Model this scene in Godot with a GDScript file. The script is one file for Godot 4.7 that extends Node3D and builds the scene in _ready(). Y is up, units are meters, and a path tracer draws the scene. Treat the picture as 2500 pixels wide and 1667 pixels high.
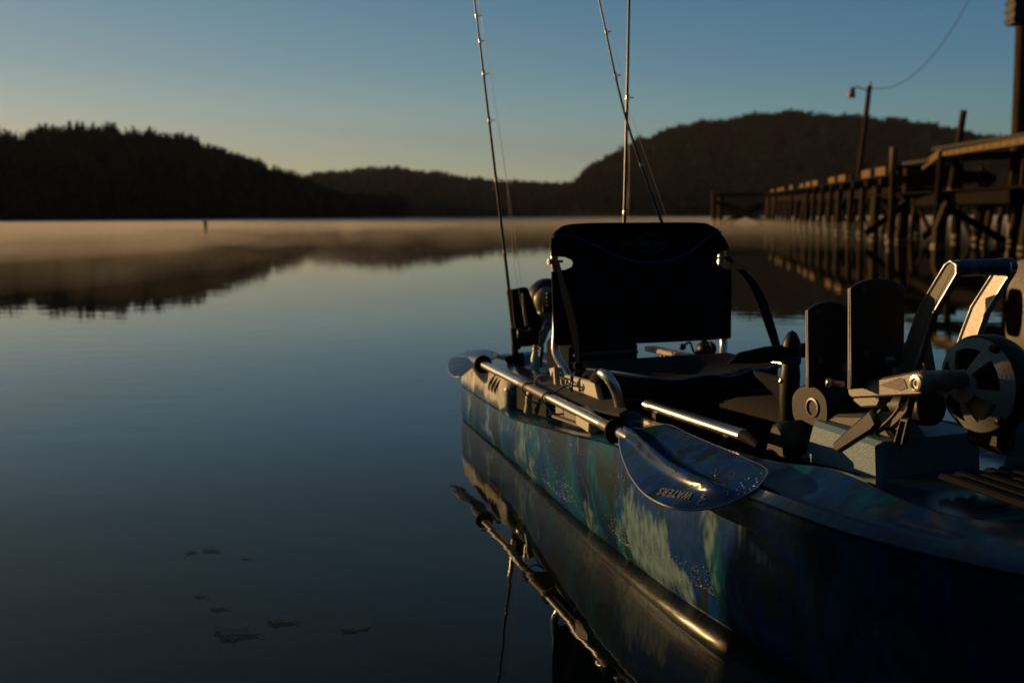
extends Node3D
# A fishing kayak at the edge of a misty lake, early morning.

var rng := RandomNumberGenerator.new()
const AXIS := deg_to_rad(21.0)
var KB: Basis          # kayak axes: x = towards the bow, y = up, z = towards the near side
var KO: Vector3        # kayak origin (stern, on the water)
var M := {}            # materials
var T := {}            # textures

# ------------------------------------------------------------------ mesh builder
class MB:
	var st := SurfaceTool.new()
	var o := Vector3.ZERO
	var g := 1
	func _init(origin := Vector3.ZERO) -> void:
		st.begin(Mesh.PRIMITIVE_TRIANGLES)
		o = origin
	func grp(smooth: bool) -> int:
		g += 1
		return g if smooth else -1
	func tri(a: Vector3, b: Vector3, c: Vector3, s := -1, ua := Vector2.ZERO, ub := Vector2.ZERO, uc := Vector2.ZERO) -> void:
		if (b - a).cross(c - a).length_squared() < 1e-16:
			return
		st.set_smooth_group(s)
		st.set_uv(ua); st.add_vertex(a - o)
		st.set_uv(uc); st.add_vertex(c - o)
		st.set_uv(ub); st.add_vertex(b - o)
	func quad(a: Vector3, b: Vector3, c: Vector3, d: Vector3, s := -1, ua := Vector2.ZERO, ub := Vector2(1, 0), uc := Vector2(1, 1), ud := Vector2(0, 1)) -> void:
		tri(a, b, c, s, ua, ub, uc)
		tri(a, c, d, s, ua, uc, ud)
	func quad_out(a: Vector3, b: Vector3, c: Vector3, d: Vector3, from: Vector3, s := -1) -> void:
		if (b - a).cross(c - a).dot((a + b + c + d) / 4.0 - from) < 0.0:
			quad(d, c, b, a, s)
		else:
			quad(a, b, c, d, s)
	func box(c: Vector3, size: Vector3, b := Basis.IDENTITY, bev := 0.0) -> void:
		var h := size / 2.0
		bev = minf(bev, minf(h.x, minf(h.y, h.z)) * 0.9)
		var p := func(sx: float, sy: float, sz: float, ax: int) -> Vector3:
			return c + b * Vector3(sx * (h.x - (0.0 if ax == 0 else bev)), sy * (h.y - (0.0 if ax == 1 else bev)), sz * (h.z - (0.0 if ax == 2 else bev)))
		var at := func(ax: int, s: float, u: float, v: float) -> Vector3:
			return p.call(s, u, v, 0) if ax == 0 else (p.call(v, s, u, 1) if ax == 1 else p.call(u, v, s, 2))
		for ax in 3:
			for s in [-1.0, 1.0]:
				quad_out(at.call(ax, s, -1, -1), at.call(ax, s, 1, -1), at.call(ax, s, 1, 1), at.call(ax, s, -1, 1), c)
		if bev <= 0.0:
			return
		for i in [-1.0, 1.0]:
			for j in [-1.0, 1.0]:
				quad_out(p.call(i, j, -1, 0), p.call(i, j, 1, 0), p.call(i, j, 1, 1), p.call(i, j, -1, 1), c)
				quad_out(p.call(i, -1, j, 0), p.call(i, 1, j, 0), p.call(i, 1, j, 2), p.call(i, -1, j, 2), c)
				quad_out(p.call(-1, i, j, 1), p.call(1, i, j, 1), p.call(1, i, j, 2), p.call(-1, i, j, 2), c)
				for k in [-1.0, 1.0]:
					var x: Vector3 = p.call(i, j, k, 0)
					var y: Vector3 = p.call(i, j, k, 1)
					var z: Vector3 = p.call(i, j, k, 2)
					if (y - x).cross(z - x).dot(x - c) < 0.0:
						tri(x, z, y)
					else:
						tri(x, y, z)
	func beam(a: Vector3, b: Vector3, w: float, h: float, bev := 0.0, up := Vector3.UP) -> void:
		var x := (b - a).normalized()
		var z := x.cross(up)
		z = (x.cross(Vector3.RIGHT) if z.length() < 0.01 else z).normalized()
		box((a + b) / 2.0, Vector3((b - a).length(), h, w), Basis(x, z.cross(x), z), bev)
	func tube(path: Array, r: Variant, sides := 10, caps := true) -> void:
		var n := path.size()
		var d0: Vector3 = (path[1] - path[0]).normalized()
		var e := d0.cross(Vector3(0.31, 0.9, 0.2)).normalized()
		var rings := []
		var along := 0.0
		var vs := []
		for i in n:
			var d: Vector3 = (path[mini(i + 1, n - 1)] - path[maxi(i - 1, 0)]).normalized()
			e = (e - d * e.dot(d)).normalized()
			var f := d.cross(e)
			var rr: float = r[i] if r is Array else r
			var ring := PackedVector3Array()
			for k in sides:
				var a := TAU * k / sides
				ring.append(path[i] + (e * cos(a) + f * sin(a)) * rr)
			rings.append(ring)
			if i > 0:
				along += (path[i] - path[i - 1]).length()
			vs.append(along)
		var s := grp(true)
		for i in n - 1:
			for k in sides:
				var l := (k + 1) % sides
				quad(rings[i][k], rings[i][l], rings[i + 1][l], rings[i + 1][k], s, Vector2(float(k) / sides, vs[i]), Vector2(float(k + 1) / sides, vs[i]), Vector2(float(k + 1) / sides, vs[i + 1]), Vector2(float(k) / sides, vs[i + 1]))
		if caps:
			for k in range(1, sides - 1):
				tri(rings[0][0], rings[0][k + 1], rings[0][k])
				tri(rings[n - 1][0], rings[n - 1][k], rings[n - 1][k + 1])
	func ring(c: Vector3, axis: Vector3, R: float, r: float, sides := 18, rs := 8) -> void:
		var ax := axis.normalized()
		var e := ax.cross(Vector3(0.2, 0.5, 0.83)).normalized()
		var f := ax.cross(e)
		var s := grp(true)
		for i in sides:
			for k in rs:
				var q := []
				for m in [[i, k], [i + 1, k], [i + 1, k + 1], [i, k + 1]]:
					var a: float = TAU * m[0] / sides
					var b: float = TAU * m[1] / rs
					q.append(c + (e * cos(a) + f * sin(a)) * (R + r * cos(b)) + ax * r * sin(b))
				quad(q[0], q[1], q[2], q[3], s)
	func lathe(c: Vector3, axis: Vector3, prof: Array, sides := 20, hard := false) -> void:   # prof: [radius, height] pairs
		var ax := axis.normalized()
		var e := ax.cross(Vector3(0.2, 0.5, 0.83)).normalized()
		var f := ax.cross(e)
		var s := grp(true)
		for i in prof.size() - 1:
			if hard:
				s = grp(true)
			for k in sides:
				var a := TAU * k / sides
				var b := TAU * (k + 1) / sides
				var da := e * cos(a) + f * sin(a)
				var db := e * cos(b) + f * sin(b)
				quad(c + da * prof[i][0] + ax * prof[i][1], c + db * prof[i][0] + ax * prof[i][1], c + db * prof[i + 1][0] + ax * prof[i + 1][1], c + da * prof[i + 1][0] + ax * prof[i + 1][1], s)
	func ball(c: Vector3, r: Vector3, b := Basis.IDENTITY, n := 12) -> void:
		var s := grp(true)
		for i in n:
			for k in n * 2:
				var q := []
				for m in [[i, k], [i + 1, k], [i + 1, k + 1], [i, k + 1]]:
					var t: float = PI * m[0] / n
					var a: float = PI * m[1] / n
					q.append(c + b * (Vector3(sin(t) * cos(a), cos(t), sin(t) * sin(a)) * r))
				quad(q[0], q[3], q[2], q[1], s)
	func prism(pts: Array, c: Vector3, ax: Vector3, ay: Vector3, t: float, bev := 0.0, round := false) -> void:   # outline in the plane of ax, ay
		ax = ax.normalized()
		ay = (ay - ax * ay.dot(ax)).normalized()
		var nz := ax.cross(ay)
		var poly := PackedVector2Array(pts)
		if Geometry2D.is_polygon_clockwise(poly):
			poly.reverse()
		var n := poly.size()
		var ins := PackedVector2Array()
		for i in n:
			var d1 := (poly[i] - poly[(i + n - 1) % n]).normalized()
			var d2 := (poly[(i + 1) % n] - poly[i]).normalized()
			var nn := Vector2(-d1.y, d1.x) + Vector2(-d2.y, d2.x)
			ins.append(poly[i] + nn.normalized() * bev / maxf(0.4, nn.length() / 2.0))
		var at := func(p: Vector2, z: float) -> Vector3:
			return c + ax * p.x + ay * p.y + nz * z
		var idx := Geometry2D.triangulate_polygon(poly)
		var h := t / 2.0
		for i in range(0, idx.size(), 3):
			var a := ins[idx[i]]; var b := ins[idx[i + 1]]; var d := ins[idx[i + 2]]
			if (b - a).cross(d - a) < 0.0:
				var w := b; b = d; d = w
			tri(at.call(a, h), at.call(b, h), at.call(d, h), -1, a, b, d)
			tri(at.call(a, -h), at.call(d, -h), at.call(b, -h), -1, a, d, b)
		var s := grp(round)
		for i in n:
			var j := (i + 1) % n
			quad(at.call(poly[i], -h + bev), at.call(poly[j], -h + bev), at.call(poly[j], h - bev), at.call(poly[i], h - bev), s)
			if bev > 0.0:
				quad(at.call(poly[i], h - bev), at.call(poly[j], h - bev), at.call(ins[j], h), at.call(ins[i], h), s)
				quad(at.call(ins[i], -h), at.call(ins[j], -h), at.call(poly[j], -h + bev), at.call(poly[i], -h + bev), s)
	func loft(rings: Array, closed := true, smooth := true) -> void:
		var s := grp(smooth)
		var n: int = rings[0].size()
		for i in rings.size() - 1:
			for k in (n if closed else n - 1):
				var l := (k + 1) % n
				quad(rings[i][k], rings[i][l], rings[i + 1][l], rings[i + 1][k], s)
	func done() -> ArrayMesh:
		st.generate_normals()
		st.index()
		return st.commit()

# ------------------------------------------------------------------ nodes
func thing(called: String, label: String, category: String, at: Vector3, in_kayak := false, group := "") -> Node3D:
	var n := Node3D.new()
	n.name = called
	n.position = KO + KB * at if in_kayak else at
	if in_kayak:
		n.basis = KB
	n.set_meta("label", label)
	n.set_meta("category", category)
	if group:
		n.set_meta("group", group)
	n.set_meta("base", at)
	add_child(n, true)
	return n

func mb(t: Node3D) -> MB:
	return MB.new(t.get_meta("base") if t else Vector3.ZERO)

func part(called: String, m: MB, material: Material, parent: Node3D, label := "") -> MeshInstance3D:
	var n := MeshInstance3D.new()
	n.name = called
	n.mesh = m.done()
	n.material_override = material
	if label:
		n.set_meta("label", label)
	parent.add_child(n, true)
	return n

func structure(called: String, mesh: Mesh, material: Material) -> MeshInstance3D:
	var n := MeshInstance3D.new()
	n.name = called
	n.mesh = mesh
	n.material_override = material
	n.set_meta("kind", "structure")
	add_child(n, true)
	return n

func word(text: String, size: float, depth: float, material: Material, parent: Node3D, called: String, origin: Vector3, ax: Vector3, ay: Vector3, font := "Droid Sans", italic := false) -> void:
	var tm := TextMesh.new()
	var f := SystemFont.new()
	f.font_names = PackedStringArray([font])
	f.font_weight = 700
	f.font_italic = italic
	tm.font = f
	tm.text = text
	tm.font_size = 48
	tm.pixel_size = size / 48.0
	tm.depth = depth
	tm.curve_step = 4.0
	var n := MeshInstance3D.new()
	n.name = called
	n.mesh = tm
	n.material_override = material
	ax = ax.normalized()
	ay = (ay - ax * ay.dot(ax)).normalized()
	n.transform = Transform3D(Basis(ax, ay, ax.cross(ay)), origin - parent.get_meta("base"))
	parent.add_child(n, true)

# ------------------------------------------------------------------ materials
func mat(called: String, c: Color, rough: float, metal := 0.0, opt := {}) -> StandardMaterial3D:
	var m := StandardMaterial3D.new()
	m.resource_name = called
	m.albedo_color = c.linear_to_srgb()
	m.roughness = rough
	m.metallic = metal
	m.cull_mode = BaseMaterial3D.CULL_DISABLED
	m.metallic_specular = opt.get("spec", 0.5)
	if opt.has("tex"):
		m.albedo_texture = T[opt.tex]
		m.uv1_triplanar = opt.get("tri", true)
		m.uv1_scale = opt.get("scale", Vector3.ONE * 3.0)
	if opt.has("normal"):
		m.normal_enabled = true
		m.normal_texture = T[opt.normal]
		m.normal_scale = opt.get("bump", 0.3)
		m.uv1_triplanar = opt.get("tri", true)
		m.uv1_scale = opt.get("scale", Vector3.ONE * 3.0)
	if opt.has("rough_tex"):
		m.roughness_texture = T[opt.rough_tex]
	if opt.has("coat"):
		m.clearcoat_enabled = true
		m.clearcoat = opt.coat
		m.clearcoat_roughness = opt.get("coat_rough", 0.15)
	if opt.has("rim"):
		m.rim_enabled = true
		m.rim = opt.rim
	m.vertex_color_use_as_albedo = opt.get("vc", false)
	M[called] = m
	return m

func noise(s: int, freq: float, oct := 4, type := FastNoiseLite.TYPE_SIMPLEX_SMOOTH) -> FastNoiseLite:
	var n := FastNoiseLite.new()
	n.seed = s
	n.frequency = freq
	n.noise_type = type
	n.fractal_octaves = oct
	return n

func grey_tex(s: int, freq: float, lo: float, hi: float, sx := 1.0, sy := 1.0, side := 256, as_normal := 0.0) -> ImageTexture:   # a seamless patch
	var n := noise(s, freq, 5)
	var im := Image.create(side, side, false, Image.FORMAT_RGB8)
	var f := float(side)
	for y in side:
		for x in side:
			var u := x / f
			var v := y / f
			var a := n.get_noise_2d(x * sx, y * sy)
			var b := n.get_noise_2d((x - f) * sx, y * sy)
			var c := n.get_noise_2d(x * sx, (y - f) * sy)
			var d := n.get_noise_2d((x - f) * sx, (y - f) * sy)
			var w := clampf(lerpf(lerpf(a, b, smoothstep(0.6, 1.0, u)), lerpf(c, d, smoothstep(0.6, 1.0, u)), smoothstep(0.6, 1.0, v)) * 0.8 + 0.5, 0, 1)
			w = lerpf(lo, hi, w)
			im.set_pixel(x, y, Color(w, w, w))
	if as_normal > 0.0:
		im.bump_map_to_normal_map(as_normal)
	return ImageTexture.create_from_image(im)

func lookup(table: Array, x: float) -> float:
	if x <= table[0][0]:
		return table[0][1]
	for i in range(1, table.size()):
		if x <= table[i][0]:
			var t: float = (x - table[i - 1][0]) / (table[i][0] - table[i - 1][0])
			return lerpf(table[i - 1][1], table[i][1], t)
	return table[-1][1]

func lookup_s(table: Array, x: float) -> float:   # Catmull-Rom through the same kind of table
	var n := table.size()
	if x <= table[0][0]:
		return table[0][1]
	for i in range(1, n):
		if x <= table[i][0]:
			var t: float = (x - table[i - 1][0]) / (table[i][0] - table[i - 1][0])
			return cubic_interpolate(table[i - 1][1], table[i][1], table[maxi(i - 2, 0)][1], table[mini(i + 1, n - 1)][1], t)
	return table[-1][1]

func textures() -> void:
	T.mottle = grey_tex(3, 0.035, 0.55, 1.0)
	T.soft = grey_tex(8, 0.05, 0.80, 1.0)
	T.dents = grey_tex(41, 0.045, 0.0, 1.0, 1.0, 0.8, 256, 2.0)
	T.grain = grey_tex(5, 0.03, 0.35, 1.0, 3.0, 0.12)
	T.bump = grey_tex(9, 0.09, 0.0, 1.0, 1.0, 1.0, 256, 3.0)
	T.scratch = grey_tex(12, 0.05, 0.0, 1.0, 0.25, 4.0, 256, 1.5)
	T.weave = weave_tex()
	T.ripple = grey_tex(17, 0.012, 0.0, 1.0, 1.0, 2.2, 512, 8.0)
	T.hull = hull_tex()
	T.camo = camo_tex()

func weave_tex() -> ImageTexture:
	var im := Image.create(64, 64, false, Image.FORMAT_RGB8)
	for y in 64:
		for x in 64:
			var h := 0.5 + 0.25 * sin(TAU * x / 8.0) * cos(TAU * y / 8.0) + 0.2 * cos(TAU * (x + y) / 8.0)
			im.set_pixel(x, y, Color(h, h, h))
	im.bump_map_to_normal_map(2.0)
	return ImageTexture.create_from_image(im)

func hull_tex() -> ImageTexture:   # moulded-in marbling of blue, teal, olive and pale grey plastic, plus painted sun and bow shade; u runs along the boat, v round its girth
	var w := 2048
	var h := 512
	var warp := noise(21, 0.9, 3)
	var n1 := noise(22, 1.0, 3)
	var n2 := noise(23, 1.0, 3)
	var n3 := noise(24, 1.0, 3)
	var fine := noise(25, 1.0, 3)
	var blue := Color(0.002, 0.028, 0.130)
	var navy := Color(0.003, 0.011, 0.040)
	var teal := Color(0.003, 0.060, 0.100)
	var olive := Color(0.010, 0.020, 0.016)
	var pale := Color(0.100, 0.170, 0.190)
	var sunlit_cream := Color(0.66, 0.62, 0.50)  # pale cream with the sun on stern shoulder and gunwale painted in
	var im := Image.create(w, h, false, Image.FORMAT_RGB8)
	for y in h:
		for x in w:
			var S := x / float(w) * 4.2
			var v := y / float(h)
			var d := warp.get_noise_2d(S * 3.0, v * 1.6) * 0.12 + 0.10 * v
			var a := n1.get_noise_2d((S + d) * 5.0, v * 0.8)
			var b := n2.get_noise_2d((S + d) * 5.5, v * 0.7 + 7.0)
			var c := n3.get_noise_2d((S + d * 1.4) * 3.2, v * 1.5 - 3.0)
			var f := fine.get_noise_2d(S * 40.0, v * 9.0)
			var col := blue.lerp(navy, smoothstep(-0.15, 0.35, a + f * 0.1))
			col = col.lerp(teal, smoothstep(-0.12, 0.34, b + f * 0.10))
			col = col.lerp(olive, smoothstep(0.00, 0.45, n2.get_noise_2d((S + d) * 7.0 + 40.0, v * 0.9) + f * 0.1))
			var bias := 0.55 * smoothstep(0.52, 0.66, v) * (1.0 - smoothstep(1.0, 1.25, S)) + 0.42 * exp(-pow((S - 2.60 - 0.3 * (v - 0.5)) / 0.17, 2.0)) * smoothstep(0.22, 0.34, v) * (1.0 - smoothstep(0.60, 0.75, v)) + 0.12 * (1.0 - smoothstep(0.6, 1.3, S))
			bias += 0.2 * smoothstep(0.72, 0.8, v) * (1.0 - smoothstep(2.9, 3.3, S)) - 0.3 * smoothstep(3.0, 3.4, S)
			col = col.lerp(pale, smoothstep(0.30, 0.66, c + bias + f * 0.16) * 0.9)
			var sunlit_zone := smoothstep(0.735, 0.755, v) * (1.0 - smoothstep(0.800, 0.83, v)) * (1.0 - smoothstep(2.9, 3.2, S)) * (0.35 + 0.65 * smoothstep(2.1, 2.2, S))
			sunlit_zone = maxf(sunlit_zone, smoothstep(0.48, 0.54, v + 0.06 * c - 0.04 * S) * (1.0 - smoothstep(0.78, 0.84, v)) * (1.0 - smoothstep(1.06, 1.14, S)))
			col = col.lerp(sunlit_cream, sunlit_zone * (0.72 + 0.5 * n1.get_noise_2d(S * 16.0, v * 3.0)))
			col = col.lerp(navy, 0.6 * smoothstep(2.95, 3.4, S))  # navy blended over the bow paints in part of its shade
			col = col * (1.0 + f * 0.5)
			im.set_pixel(x, y, col.clamp().linear_to_srgb())
	return ImageTexture.create_from_image(im)

func camo_tex() -> ImageTexture:   # printed blotches on the paddle blades
	var n1 := noise(31, 0.016, 3)
	var n2 := noise(32, 0.02, 3)
	var n3 := noise(33, 0.018, 3)
	var im := Image.create(512, 512, false, Image.FORMAT_RGB8)
	for y in 512:
		for x in 512:
			var col := Color(0.004, 0.026, 0.150)
			if n1.get_noise_2d(x, y) > 0.16: col = Color(0.018, 0.042, 0.085)
			if n2.get_noise_2d(x, y) > 0.22: col = Color(0.006, 0.009, 0.014)
			if n3.get_noise_2d(x, y) > 0.24: col = Color(0.008, 0.042, 0.085)
			im.set_pixel(x, y, col.linear_to_srgb())
	return ImageTexture.create_from_image(im)

func materials() -> void:
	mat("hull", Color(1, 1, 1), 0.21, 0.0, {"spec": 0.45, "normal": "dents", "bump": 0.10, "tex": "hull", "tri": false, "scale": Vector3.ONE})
	mat("blue_plastic", Color(0.025, 0.085, 0.17), 0.5, 0.0, {"tex": "mottle", "scale": Vector3.ONE * 5.0, "normal": "bump", "bump": 0.12})
	mat("well_plastic", Color(0.12, 0.22, 0.28), 0.55, 0.0, {"tex": "soft", "scale": Vector3.ONE * 6.0, "normal": "bump", "bump": 0.2})
	mat("black_plastic", Color(0.011, 0.011, 0.012), 0.45, 0.0, {"spec": 0.35, "normal": "bump", "bump": 0.08, "scale": Vector3.ONE * 9.0})
	mat("black_rubber", Color(0.009, 0.009, 0.010), 0.7, 0.0, {"spec": 0.18, "normal": "bump", "bump": 0.15, "scale": Vector3.ONE * 14.0})
	mat("black_fabric", Color(0.010, 0.012, 0.017), 0.92, 0.0, {"normal": "weave", "bump": 0.5, "scale": Vector3.ONE * 30.0, "spec": 0.2})
	mat("headrest_fabric", Color(0.005, 0.005, 0.006), 0.95, 0.0, {"normal": "weave", "bump": 0.4, "scale": Vector3.ONE * 40.0, "spec": 0.15})
	mat("blue_piping", Color(0.012, 0.075, 0.23), 0.6)
	mat("mark_grey", Color(0.05, 0.07, 0.10), 0.8)
	mat("grey_pad", Color(0.045, 0.045, 0.047), 0.8, 0.0, {"tex": "mottle", "normal": "bump", "bump": 0.3, "scale": Vector3.ONE * 12.0})
	mat("aluminium", Color(0.62, 0.60, 0.57), 0.30, 1.0, {"normal": "scratch", "bump": 0.12, "scale": Vector3.ONE * 4.0})
	mat("arm_metal", Color(0.50, 0.47, 0.42), 0.5, 0.25, {"tex": "soft", "scale": Vector3.ONE * 8.0})
	mat("satin_metal", Color(0.17, 0.16, 0.148), 0.48, 0.45, {"tex": "soft", "scale": Vector3.ONE * 8.0, "normal": "bump", "bump": 0.1})
	mat("cast_metal", Color(0.075, 0.069, 0.058), 0.55, 0.5, {"tex": "soft", "scale": Vector3.ONE * 9.0, "normal": "bump", "bump": 0.2})
	mat("chrome", Color(0.66, 0.58, 0.48), 0.27, 1.0, {"normal": "scratch", "bump": 0.04, "scale": Vector3.ONE * 3.0})
	mat("housing", Color(0.011, 0.011, 0.012), 0.5, 0.0, {"spec": 0.35, "normal": "bump", "bump": 0.1, "scale": Vector3.ONE * 10.0})
	mat("leg_grey", Color(0.040, 0.039, 0.037), 0.42, 0.0, {"spec": 0.4, "tex": "soft", "scale": Vector3.ONE * 10.0})
	mat("channel", Color(0.10, 0.088, 0.068), 0.6, 0.2, {"tex": "soft", "scale": Vector3.ONE * 10.0})
	mat("cover_grey", Color(0.24, 0.24, 0.22), 0.55, 0.0, {"tex": "soft", "scale": Vector3.ONE * 10.0, "normal": "bump", "bump": 0.25})
	mat("blade", Color(1, 1, 1), 0.17, 0.0, {"tex": "camo", "scale": Vector3.ONE * 0.9, "spec": 0.38})
	mat("blade_edge", Color(0.16, 0.19, 0.26), 0.35)
	mat("print", Color(0.11, 0.125, 0.16), 0.5)
	mat("rod", Color(0.022, 0.018, 0.015), 0.34)
	mat("rod_grip", Color(0.02, 0.018, 0.016), 0.8)
	mat("line", Color(0.55, 0.48, 0.32), 0.3)
	mat("cord", Color(0.012, 0.02, 0.035), 0.7)
	mat("tan_plastic", Color(0.42, 0.33, 0.19), 0.5, 0.0, {"tex": "mottle", "scale": Vector3.ONE * 4.0})
	mat("cream_plastic", Color(0.55, 0.52, 0.42), 0.45, 0.0, {"tex": "soft", "scale": Vector3.ONE * 14.0})
	mat("motor_face", Color(0.42, 0.34, 0.22), 0.4, 0.2, {"tex": "mottle"})
	mat("motor_blue", Color(0.10, 0.22, 0.30), 0.32, 0.0, {"coat": 0.4})
	mat("mint", Color(0.35, 0.60, 0.50), 0.4)
	mat("pale_metal", Color(0.55, 0.52, 0.46), 0.4, 0.6)
	mat("amber", Color(0.7, 0.35, 0.08), 0.3)
	mat("sticker_white", Color(0.25, 0.25, 0.24), 0.5)
	mat("sticker_yellow", Color(0.35, 0.33, 0.06), 0.5)
	mat("sticker_red", Color(0.40, 0.12, 0.08), 0.5)
	mat("sticker_green", Color(0.08, 0.22, 0.08), 0.5)
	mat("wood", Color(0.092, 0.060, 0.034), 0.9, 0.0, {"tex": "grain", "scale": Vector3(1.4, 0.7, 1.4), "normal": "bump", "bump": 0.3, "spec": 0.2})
	mat("wood_dark", Color(0.020, 0.014, 0.009), 0.92, 0.0, {"tex": "grain", "scale": Vector3(1.1, 0.5, 1.1), "spec": 0.2})  # dark wood; also carries the shade on recessed timbers
	mat("wood_pale", Color(0.34, 0.22, 0.10), 0.9, 0.0, {"tex": "grain", "scale": Vector3(1.0, 1.0, 1.0), "spec": 0.2})
	mat("tide_band", Color(0.26, 0.22, 0.16), 0.9, 0.0, {"tex": "mottle"})
	mat("roofing", Color(0.018, 0.016, 0.014), 0.85, 0.0, {"tex": "mottle"})
	mat("lamp_metal", Color(0.20, 0.16, 0.11), 0.5, 0.3)
	mat("dark_box", Color(0.012, 0.014, 0.02), 0.6)
	mat("trees", Color(1, 1, 1), 0.95, 0.0, {"vc": true, "spec": 0.1})
	mat("hill_ground", Color(0.030, 0.026, 0.018), 0.95, 0.0, {"tex": "mottle", "scale": Vector3.ONE * 0.05, "spec": 0.1})
	mat("bank_soil", Color(0.05, 0.042, 0.03), 0.95, 0.0, {"tex": "mottle", "normal": "bump", "bump": 0.8, "scale": Vector3.ONE * 1.5})
	mat("leaf", Color(0.30, 0.23, 0.17), 0.8, 0.0, {"tex": "mottle", "scale": Vector3.ONE * 20.0})
	mat("boat_tan", Color(0.36, 0.31, 0.21), 0.5, 0.0, {"tex": "mottle", "scale": Vector3.ONE * 3.0})
	mat("water", Color(0.010, 0.0095, 0.007), 0.008, 0.0, {"normal": "ripple", "bump": 0.006, "tri": false, "scale": Vector3.ONE, "spec": 0.45})
	mat("drop", Color(0.22, 0.23, 0.23), 0.16, 0.0, {"spec": 1.0, "coat": 1.0, "coat_rough": 0.1})
	var leaf: StandardMaterial3D = M.leaf
	leaf.transparency = BaseMaterial3D.TRANSPARENCY_ALPHA
	leaf.albedo_color = Color(0.62, 0.44, 0.29, 0.48).linear_to_srgb()

# ------------------------------------------------------------------ scene
func _ready() -> void:
	rng.seed = 7
	# camera: 35 mm lens, open aperture, a little above the water, looking slightly down
	var cam := Camera3D.new()
	cam.name = "Camera"
	cam.position = Vector3(0, 0.95, 0)
	cam.basis = Basis(Vector3.RIGHT, deg_to_rad(-7.16)) * Basis(Vector3.BACK, deg_to_rad(-0.25))
	cam.fov = 37.85
	cam.near = 0.05
	cam.far = 6000.0
	var at := CameraAttributesPhysical.new()
	at.frustum_focal_length = 35.0
	at.frustum_near = 0.05
	at.frustum_far = 6000.0
	at.exposure_aperture = 3.2
	at.frustum_focus_distance = 2.55
	cam.attributes = at
	add_child(cam)
	cam.current = true
	# sky, sun, mist settings
	var env := Environment.new()
	env.background_mode = Environment.BG_SKY
	env.sky = Sky.new()
	var pano := PanoramaSkyMaterial.new()
	pano.panorama = sky_image()
	env.sky.sky_material = pano
	env.tonemap_mode = Environment.TONE_MAPPER_LINEAR
	env.tonemap_exposure = 1.0
	env.fog_enabled = true
	env.fog_density = 0.00004
	env.fog_light_color = Color(0.95, 0.95, 0.95)
	env.volumetric_fog_enabled = true
	env.volumetric_fog_density = 0.0
	env.sdfgi_enabled = true
	env.ssao_enabled = true
	env.ssil_enabled = true
	var we := WorldEnvironment.new()
	we.name = "Environment"
	we.environment = env
	add_child(we)
	var sun := DirectionalLight3D.new()
	sun.name = "Sun"
	sun.light_color = Color(1.0, 0.60, 0.25).linear_to_srgb()
	sun.light_energy = 1.55
	sun.light_angular_distance = 0.5
	sun.shadow_enabled = true
	sun.position = Vector3(-8, 4, -4)
	add_child(sun)
	sun.look_at_from_position(sun.position, sun.position - sun_dir())
	KB = Basis(Vector3(sin(AXIS), 0, cos(AXIS)), Vector3.UP, Vector3(-cos(AXIS), 0, sin(AXIS)))
	KO = Vector3(sin(AXIS), 0, cos(AXIS)) * -4.75 + Vector3(cos(AXIS), 0, -sin(AXIS)) * 1.73
	textures()
	materials()
	water()
	hills()
	shore()
	mist()
	pier()
	kayak()
	seat()
	pedal_drive()
	paddle()
	rods()
	stern_gear()
	small_things()

func sun_dir() -> Vector3:
	var az := deg_to_rad(-62.0)
	var el := deg_to_rad(6.0)
	return Vector3(sin(az) * cos(el), sin(el), -cos(az) * cos(el))

func sky_image() -> ImageTexture:
	var w := 1024
	var h := 512
	var data := PackedFloat32Array()
	data.resize(w * h * 3)
	var keys := [0.0, 2.0, 3.2, 6.0, 8.0, 11.5, 16.0, 26.0, 50.0, 90.0]
	var cols := [Vector3(0.40, 0.36, 0.21), Vector3(0.34, 0.335, 0.225), Vector3(0.285, 0.315, 0.242), Vector3(0.205, 0.300, 0.305), Vector3(0.150, 0.255, 0.310), Vector3(0.102, 0.209, 0.296), Vector3(0.074, 0.140, 0.198), Vector3(0.044, 0.080, 0.110), Vector3(0.030, 0.062, 0.100), Vector3(0.022, 0.046, 0.080)]
	for y in h:
		var el := 90.0 - (y + 0.5) / h * 180.0
		var e := maxf(el, 0.0)
		var c: Vector3 = cols[-1]
		for i in range(1, keys.size()):
			if e <= keys[i]:
				c = cols[i - 1].lerp(cols[i], (e - keys[i - 1]) / (keys[i] - keys[i - 1]))
				break
		for x in w:
			var az := (x + 0.5) / w * 360.0
			var d := absf(wrapf(az + 62.0, -180.0, 180.0))
			d = minf(d, 92.0) + maxf(d - 92.0, 0.0) * 0.15
			d = maxf(d, 12.0 + d * 0.3)
			var up := 1.0 - smoothstep(20.0, 80.0, e) * 0.8
			var k := (y * w + x) * 3
			data[k] = c.x * exp(0.0224 * (62.0 - d) * up)
			data[k + 1] = c.y * exp(0.0120 * (62.0 - d) * up)
			data[k + 2] = c.z * exp(0.0060 * (62.0 - d) * up)
	var im := Image.create_from_data(w, h, false, Image.FORMAT_RGBF, data.to_byte_array())
	return ImageTexture.create_from_image(im)

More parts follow.
